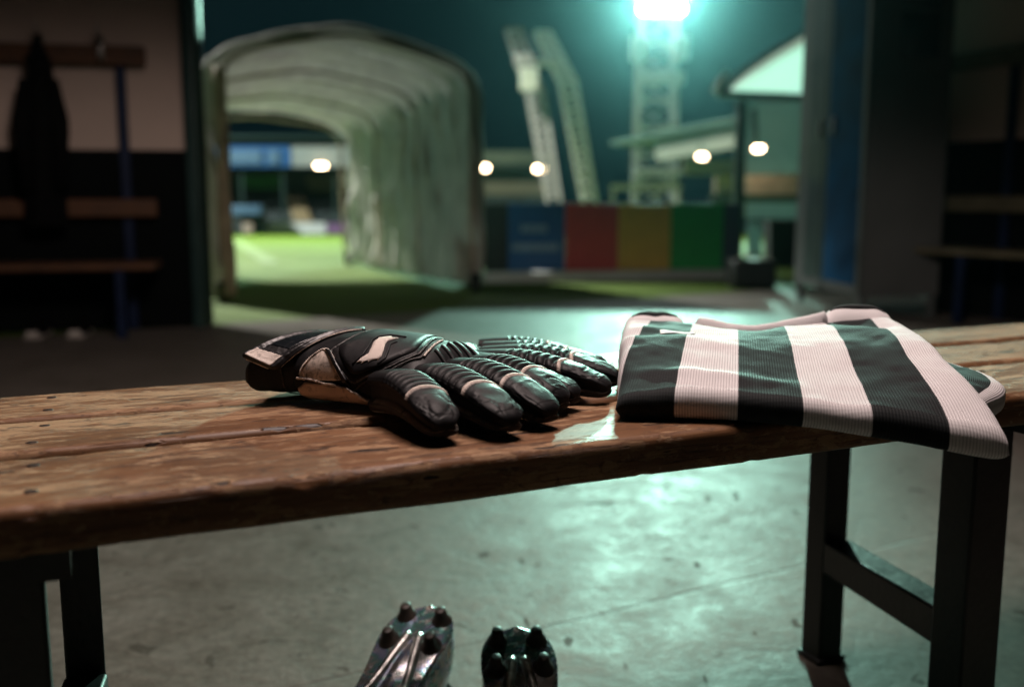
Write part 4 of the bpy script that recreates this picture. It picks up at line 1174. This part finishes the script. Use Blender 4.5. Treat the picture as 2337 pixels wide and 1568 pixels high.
M['lilac_metal'] = simple('lilac_grey_steel', (.24, .23, .27), .5, var=.15)
def pylon(x0, y0, xm, ym, x1, y1, D, w, mat, label, extras):
    a = at_depth(x0, y0, D); mm = at_depth(xm, ym, D) - a; b_ = at_depth(x1, y1, D) - a; r = empty('leaning_pylon', (a.x, a.y, a.z), 0, label, 'pylon', 'leaning lattice pylons above the boards')
    mb = MB(); lattice(mb, (0, 0, 0), mm, w, w * 1.25, 9, .060); lattice(mb, mm + (mm * .002), b_, w * 1.25, w * 1.1, 5, .060); mb.build('lattice', mat, r, smooth=False)
    mb = MB(); mb.beam((0, 0, -.2), (0, 0, turf_z(D) - a.z), w * 1.2, w * 1.2); mb.build('foot', mat, r, smooth=False)
    for (x, y, w_, h_, m_) in extras:
        p = at_depth(x, y, D) - a; mb = MB(); mb.box(p + V((0, -.9, 0)), (w_, .3, h_)); mb.build('light_panel', m_, r, bevel=.04)
    return r
M['panel_lit'] = simple('white_light_panel', (.34, .36, .36), .5, var=.03)
pylon(1264, 462, 1222, 215, 1172, 70, 40, .50, M['lilac_metal'], 'grey lilac pylon leaning left, with white lamp panels', [(1196, 145, .75, .45, M['lilac_metal']), (1207, 188, .7, .85, M['panel_lit'])])
pylon(1346, 462, 1296, 190, 1238, 75, 42, .52, M['white_metal'], 'pale green pylon leaning left, closer to the floodlight mast', [(1246, 152, 1.0, .25, M['white_metal'])])

# ================================================================== stands
def stand(name, x0, x1, ytop, yb, D, label, fascia, zback=4.0, blue_to=None, D1=None):
    D1 = D1 or D
    a = at_depth(x0, ytop[0], D); b_ = at_depth(x1, ytop[1], D1); r = empty(name, (a.x, a.y, turf_z(D)), 0, label, 'stand'); o0 = V(r.location)
    ab = at_depth(x0, yb[0], D); bb = at_depth(x1, yb[1], D1)
    return r, o0, a - o0, b_ - o0, ab - o0, bb - o0
M['fascia_white'] = simple('white_fascia', (.34, .38, .37), .5, var=.08)
M['fascia_dim'] = simple('grey_white_fascia', (.11, .125, .12), .6, var=.08, spec=.15)
M['fascia_blue'] = simple('blue_fascia', (.02, .13, .38), .5, var=.15)
M['fascia_pale'] = simple('pale_blue_sign_panel', (.10, .20, .32), .5, var=.2)
M['seats'] = simple('dark_green_grey_seats', (.040, .055, .055), .6, var=.4, scale=.7)
M['stand_back'] = simple('stand_back_wall', (.040, .060, .045), .7, var=.5, scale=.25)
M['steps'] = simple('sandy_concrete_steps', (.55, .42, .24), .7)
M['olive'] = simple('olive_cladding', (.16, .18, .13), .7, var=.3, scale=.3)
# far stand beyond the pitch
SD = 58.0
r, o0, a, b_, ab, bb = stand('far_stand', 250, 1010, (335, 335), (381, 381), SD, 'far covered stand beyond the pitch with blue and white roof fascia', None)
gz = 0.0
def sbox(p0, p1, y0, y1, nm, mat):      # box from picture x-range at its depth
    mb = MB(); mb.box(((p0.x + p1.x) / 2, (y0 + y1) / 2, (p0.z + p1.z) / 2), (abs(p1.x - p0.x), abs(y1 - y0), abs(p1.z - p0.z))); return mb.build(nm, mat, r, smooth=False)
def fas(x0, x1, mat, y0=335, y1=381, dy=0.0, nm='fascia'):
    p = at_depth(x0, y0, SD) - o0; q = at_depth(x1, y1, SD) - o0; return sbox(p, q, dy - .15, dy + .05, nm, mat)
fas(250, 664, M['fascia_blue']); fas(666, 1010, M['fascia_white'])
for (x0, x1) in ((524, 600), (612, 640), (440, 500)): fas(x0, x1, M['fascia_pale'], 343, 374, -.14, 'sign_panel')
mb = MB(); zt = a.z; mb.beam(V((a.x, 4, zt + .5)), V((b_.x, 4, zt + .5)), 9, .15); mb.build('roof', M['frame_dark'], r, smooth=False)
mb = MB(); p = at_depth(250, 385, SD) - o0; q = at_depth(1010, 500, SD) - o0; mb.box(((p.x + q.x) / 2, 8.2, (p.z - .2) / 2), (q.x - p.x, .3, p.z + .6)); mb.build('back_wall', M['stand_back'], r, smooth=False)
mb = MB()
for k in range(7):
    mb.box(((p.x + q.x) / 2, 1.2 + k * .9, .35 + .22 * k), (q.x - p.x, .88, .5 + .02 * k))
mb.build('seating_terrace', M['seats'], r, smooth=False)
mb = MB(); s0 = at_depth(662, 446, SD + 6) - o0; s1 = at_depth(690, 520, SD + .6) - o0; mb.beam(V((s1.x + .1, .5, s1.z + .3)), V((s0.x, 7.0, s0.z + .1)), 1.0, .2); mb.build('stairway', M['steps'], r, smooth=False)
for x in (430, 545, 640, 760, 880):
    pp_ = at_depth(x, 381, SD) - o0; mb = MB(); mb.box((pp_.x, .5, pp_.z / 2), (.14, .14, pp_.z)); mb.build('column', M['frame_dark'], r, smooth=False)
M['green_panel'] = simple('green_wall_panel', (.05, .26, .05), .6, var=.3, scale=.5)  # plain green patch on the stand's back wall
mb = MB(); g0 = at_depth(545, 400, SD + 8) - o0; g1 = at_depth(640, 432, SD + 8) - o0; mb.box(((g0.x + g1.x) / 2, 7.98, (g0.z + g1.z) / 2), (g1.x - g0.x, .06, g0.z - g1.z)); mb.build('wall_panel', M['green_panel'], r, smooth=False)
M['tan_panel'] = simple('tan_boxes_front', (.22, .19, .13), .6, var=.2)
mb = MB(); g0 = at_depth(700, 402, SD + 8) - o0; g1 = at_depth(860, 438, SD + 8) - o0; mb.box(((g0.x + g1.x) / 2, 7.96, (g0.z + g1.z) / 2), (g1.x - g0.x, .06, g0.z - g1.z)); mb.build('wall_panel', M['tan_panel'], r, smooth=False)

def lamp_thing(x, y, D, w, h, label, zfoot=None):
    p = at_depth(x, y, D); r = empty('stand_lamp', p[:], 0, label, 'lamp', 'warm stand lamps glowing in the distance')
    mb = MB(); mb.box((0, 0, 0), (w, .12, h)); mb.build('glass', M['lens'], r, bevel=min(w, h) * .3)
    mb = MB(); mb.box((0, .12, 0), (w * 1.15, .1, h * 1.2)); mb.build('housing', M['frame_dark'], r, bevel=.02)
    mb = MB(); mb.beam((0, .12, h * .6), (0, .25, h * .6 + .35), .05, .05); mb.build('bracket', M['frame_dark'], r, smooth=False)
lamp_thing(732, 379, 57.6, .62, .16, 'wide warm lamp under the far stand roof, seen through the tunnel')
lamp_thing(1108, 384, 50.0, .30, .22, 'round warm lamp right beside the tunnel mouth')
lamp_thing(1232, 386, 50.0, .52, .22, 'warm lamp at the foot of the lilac pylon')
lamp_thing(1602, 358, 29.0, .24, .12, 'warm lamp under the white roof left of the kiosk post')
lamp_thing(1731, 340, 9.5, .075, .04, 'warm lamp glowing inside the kiosk')
# side stand behind the boards
r2, o2, a2, b2, ab2, bb2 = stand('side_stand', 1000, 1262, (352, 352), (375, 375), 52.0, 'low olive stand behind the black and blue boards', None)
r = r2
def s2(x0, x1, y0, y1, dy, dep, nm, mat):
    p = at_depth(x0, y0, 52) - o2; q = at_depth(x1, y1, 52) - o2; mb = MB(); mb.box(((p.x + q.x) / 2, dy, (p.z + q.z) / 2), (q.x - p.x, dep, p.z - q.z)); mb.build(nm, mat, r2, smooth=False)
s2(1000, 1262, 346, 376, 0, .3, 'fascia', M['olive']); s2(1000, 1262, 378, 412, 1.2, .3, 'back_wall', M['stand_back']); s2(1000, 1250, 414, 446, .6, .3, 'front_wall', M['tan_panel']); s2(1000, 1262, 448, 492, .4, .3, 'terrace', M['seats'])
# white roofed stand at the right
p3 = at_depth(1502, 347, 31); q3 = at_depth(1905, 275, 27)
r3 = empty('right_stand', (p3.x, p3.y, turf_z(30)), 0, 'stand at the right with a white sloping roof edge, behind the kiosk', 'stand'); o3 = V(r3.location)
mb = MB(); mb.beam(p3 - o3, q3 - o3, .3, .62); mb.build('fascia', M['fascia_dim'], r3, bevel=.03)
mb = MB(); mb.beam(p3 - o3 + V((0, 2.2, .30)), q3 - o3 + V((0, 2.2, .30)), 4.0, .12); mb.build('roof', M['frame_dark'], r3, smooth=False)
def s3(x0, x1, y0, y1, D, nm, mat):
    p = at_depth(x0, y0, D) - o3; q = at_depth(x1, y1, D) - o3; mb = MB(); mb.box(((p.x + q.x) / 2, (p.y + q.y) / 2, (p.z + q.z) / 2), (q.x - p.x, .25, p.z - q.z)); mb.build(nm, mat, r3, smooth=False)
M['pink_panel'] = simple('pinkish_panel', (.55, .42, .34), .6, var=.25, scale=.8)
s3(1560, 1905, 365, 400, 33, 'back_wall', M['tan_panel']); s3(1632, 1905, 402, 442, 32, 'front_panel', M['pink_panel']); s3(1622, 1905, 444, 500, 31.5, 'lower_wall', M['seats'])  # warm lights under the roof are put into the front panel's colour
# goal-side white board, dugout
def board2(x0, x1, y0, y1, D, mat, label):
    p = at_depth(x0, y0, D); q = at_depth(x1, y1, D); rr = empty('pitchside_board', ((p.x + q.x) / 2, D, turf_z(D)), 0, label, 'board', 'pale boards on the far touchline'); mb = MB(); o = V(rr.location)
    mb.box((0, 0, (p.z - o.z) / 2 + .01), (q.x - p.x, .1, p.z - o.z)); mb.build('panel', mat, rr, smooth=False)
    mb = MB(); mb.beam((0, .06, (p.z - o.z) * .8), (0, .6, .02), .06, .06); mb.build('prop', M['frame_dark'], rr, smooth=False)
M['led_white'] = simple('white_board_face', (.88, .90, .90), .4, var=.03)
M['led_purple'] = simple('purple_board_face', (.30, .16, .34), .4, var=.2)
board2(596, 668, 509, 546, 56, M['led_white'], 'white pitchside board, left of the pair in front of the stairway')
board2(670, 744, 509, 546, 56, M['led_white'], 'white pitchside board directly in front of the sandy stairway')
board2(746, 800, 511, 537, 56, M['led_purple'], 'purple pitchside board at the right end of the far boards')
dg = at_depth(566, 470, 55); dgr = empty('dugout', (dg.x, 55, turf_z(55)), 0, 'small grey dugout with a pale roof on the far touchline', 'dugout'); dz = dg.z - turf_z(55)
mb = MB(); mb.box((0, 0, dz - .25), (1.75, 1.1, .5)); mb.build('roof', M['fascia_pale'], dgr, bevel=.08)
mb = MB(); mb.box((0, .5, dz / 2 - .25), (1.6, .1, dz - .55)); mb.build('back_panel', M['seats'], dgr, smooth=False)
mb = MB(); mb.box((-.05, .1, .35), (.55, .3, .65)); mb.build('seat', M['pink_panel'], dgr, bevel=.05)
for s_ in (-.78, .78):
    mb = MB(); mb.box((s_, -.3, dz / 2 - .26), (.07, .07, dz - .52)); mb.build('post', M['frame_dark'], dgr, smooth=False)
# low pitch-side rail behind the coloured boards
rl = at_depth(1400, 432, 30); rr = empty('barrier_rail', (rl.x, 30, turf_z(30)), 0, 'pale green crowd barrier at the foot of the floodlight mast', 'barrier'); o = V(rr.location)
p = at_depth(1395, 428, 30) - o; q = at_depth(1555, 428, 30) - o
mb = MB(); mb.beam(p, q, .08, .14); mb.build('top_rail', M['olive'], rr, smooth=False)
for t in (0.03, .35, .65, .97):
    c = p.lerp(q, t); mb = MB(); mb.beam((c.x, 0, 0), (c.x, 0, c.z - .08), .07, .07); mb.build('post', M['olive'], rr, smooth=False)

# ================================================================== AIR
HAZE = True
if HAZE:
    mb = MB(); mb.box((0, 60, 6.0), (250, 140, 20.0)); hz = mb.build('haze', None, smooth=False)
    hm = bpy.data.materials.new('night_haze'); hm.use_nodes = True; nt = hm.node_tree; nt.nodes.clear()
    out = nt.nodes.new('ShaderNodeOutputMaterial'); pv = nt.nodes.new('ShaderNodeVolumePrincipled')
    pv.inputs['Color'].default_value = (.48, .90, 1.0, 1); pv.inputs['Density'].default_value = .00044; pv.inputs['Anisotropy'].default_value = .94
    nt.links.new(pv.outputs[0], out.inputs['Volume']); hz.data.materials.append(hm); tag(hz, kind='stuff')

# ================================================================== LIGHT
W = bpy.data.worlds.new('World'); S.world = W; W.use_nodes = True
bg = W.node_tree.nodes['Background']; bg.inputs[0].default_value = (.06, .62, 1.0, 1); bg.inputs[1].default_value = .006
def lamp(name, typ, loc, energy, col, radius=.1, target=None, spot=None, blend=.3):
    l = bpy.data.lights.new(name, typ); l.energy = energy; l.color = col
    if typ in ('POINT', 'SPOT'): l.shadow_soft_size = radius
    if typ == 'SPOT': l.spot_size = spot; l.spot_blend = blend
    o = bpy.data.objects.new(name, l); COL.objects.link(o); o.location = loc
    if target is not None: o.rotation_euler = (V(target) - V(loc)).to_track_quat('-Z', 'Y').to_euler()
    return o
# the lamp head on the mast
lamp('floodlight', 'SPOT', (hc.x, FD - 1.6, hc.z + .2), 5.0e4, (.50, 1.0, .80), .55, (.75, 2.0, .4), radians(60), .5)
# one lamp of the head is trained on the doorway
lamp('floodlight_beam', 'SPOT', (ft.x, FD - 1.6, 15.5), 3.2e4, (.55, 1.0, .82), .5, (.26, 1.4, .3), 2 * math.atan(1.05 / 46.5), 1.0)
# a second floodlight, high to the left beyond the frame, that lights the pitch; one of its lamps is trained on the tunnel mouth
lamp('pitch_floodlight', 'SPOT', (-15, 28, 21), 1.2e5, (.97, 1.0, .72), .5, (-9, 28, -1), radians(86), .3)
lamp('stand_floodlight', 'SPOT', (-34, 38, 16), 5.5e4, (.90, 1.0, .94), .6, (6.0, 46.5, 0), radians(105.4), .2)
lamp('tunnel_floodlight', 'SPOT', (-35, 37, 31), 3.7e5, (1.0, .98, .92), .5, (-2.75, 8.5, .8), 2 * math.atan(2.45 / 50), .7)
# ceiling lamp of the room
lamp('room_lamp', 'SPOT', (.06, 1.22, 2.2), 160, (1.0, .80, .74), .38, (-.12, 1.26, 0), radians(155), .15)

# ================================================================== CAMERA
cam = bpy.data.cameras.new('camera'); co = bpy.data.objects.new('camera', cam); COL.objects.link(co)
co.location = (0, 0, CAM_H); co.rotation_euler = (radians(90) - PITCH, 0, 0)
cam.sensor_width = 36; cam.lens = 36 * F / 2337.0; cam.clip_start = .02; cam.clip_end = 1500
cam.dof.use_dof = True; cam.dof.focus_distance = .89; cam.dof.aperture_fstop = 3.2; cam.dof.aperture_blades = 0
S.camera = co
S.view_settings.view_transform = 'Standard'; S.view_settings.look = 'None'; S.view_settings.exposure = 0; S.view_settings.gamma = 1
S.cycles.use_denoising = True
try: S.cycles.denoiser = 'OPENIMAGEDENOISE'
except Exception: pass
S.cycles.max_bounces = 8; S.cycles.volume_bounces = 0; S.cycles.sample_clamp_indirect = 4.0
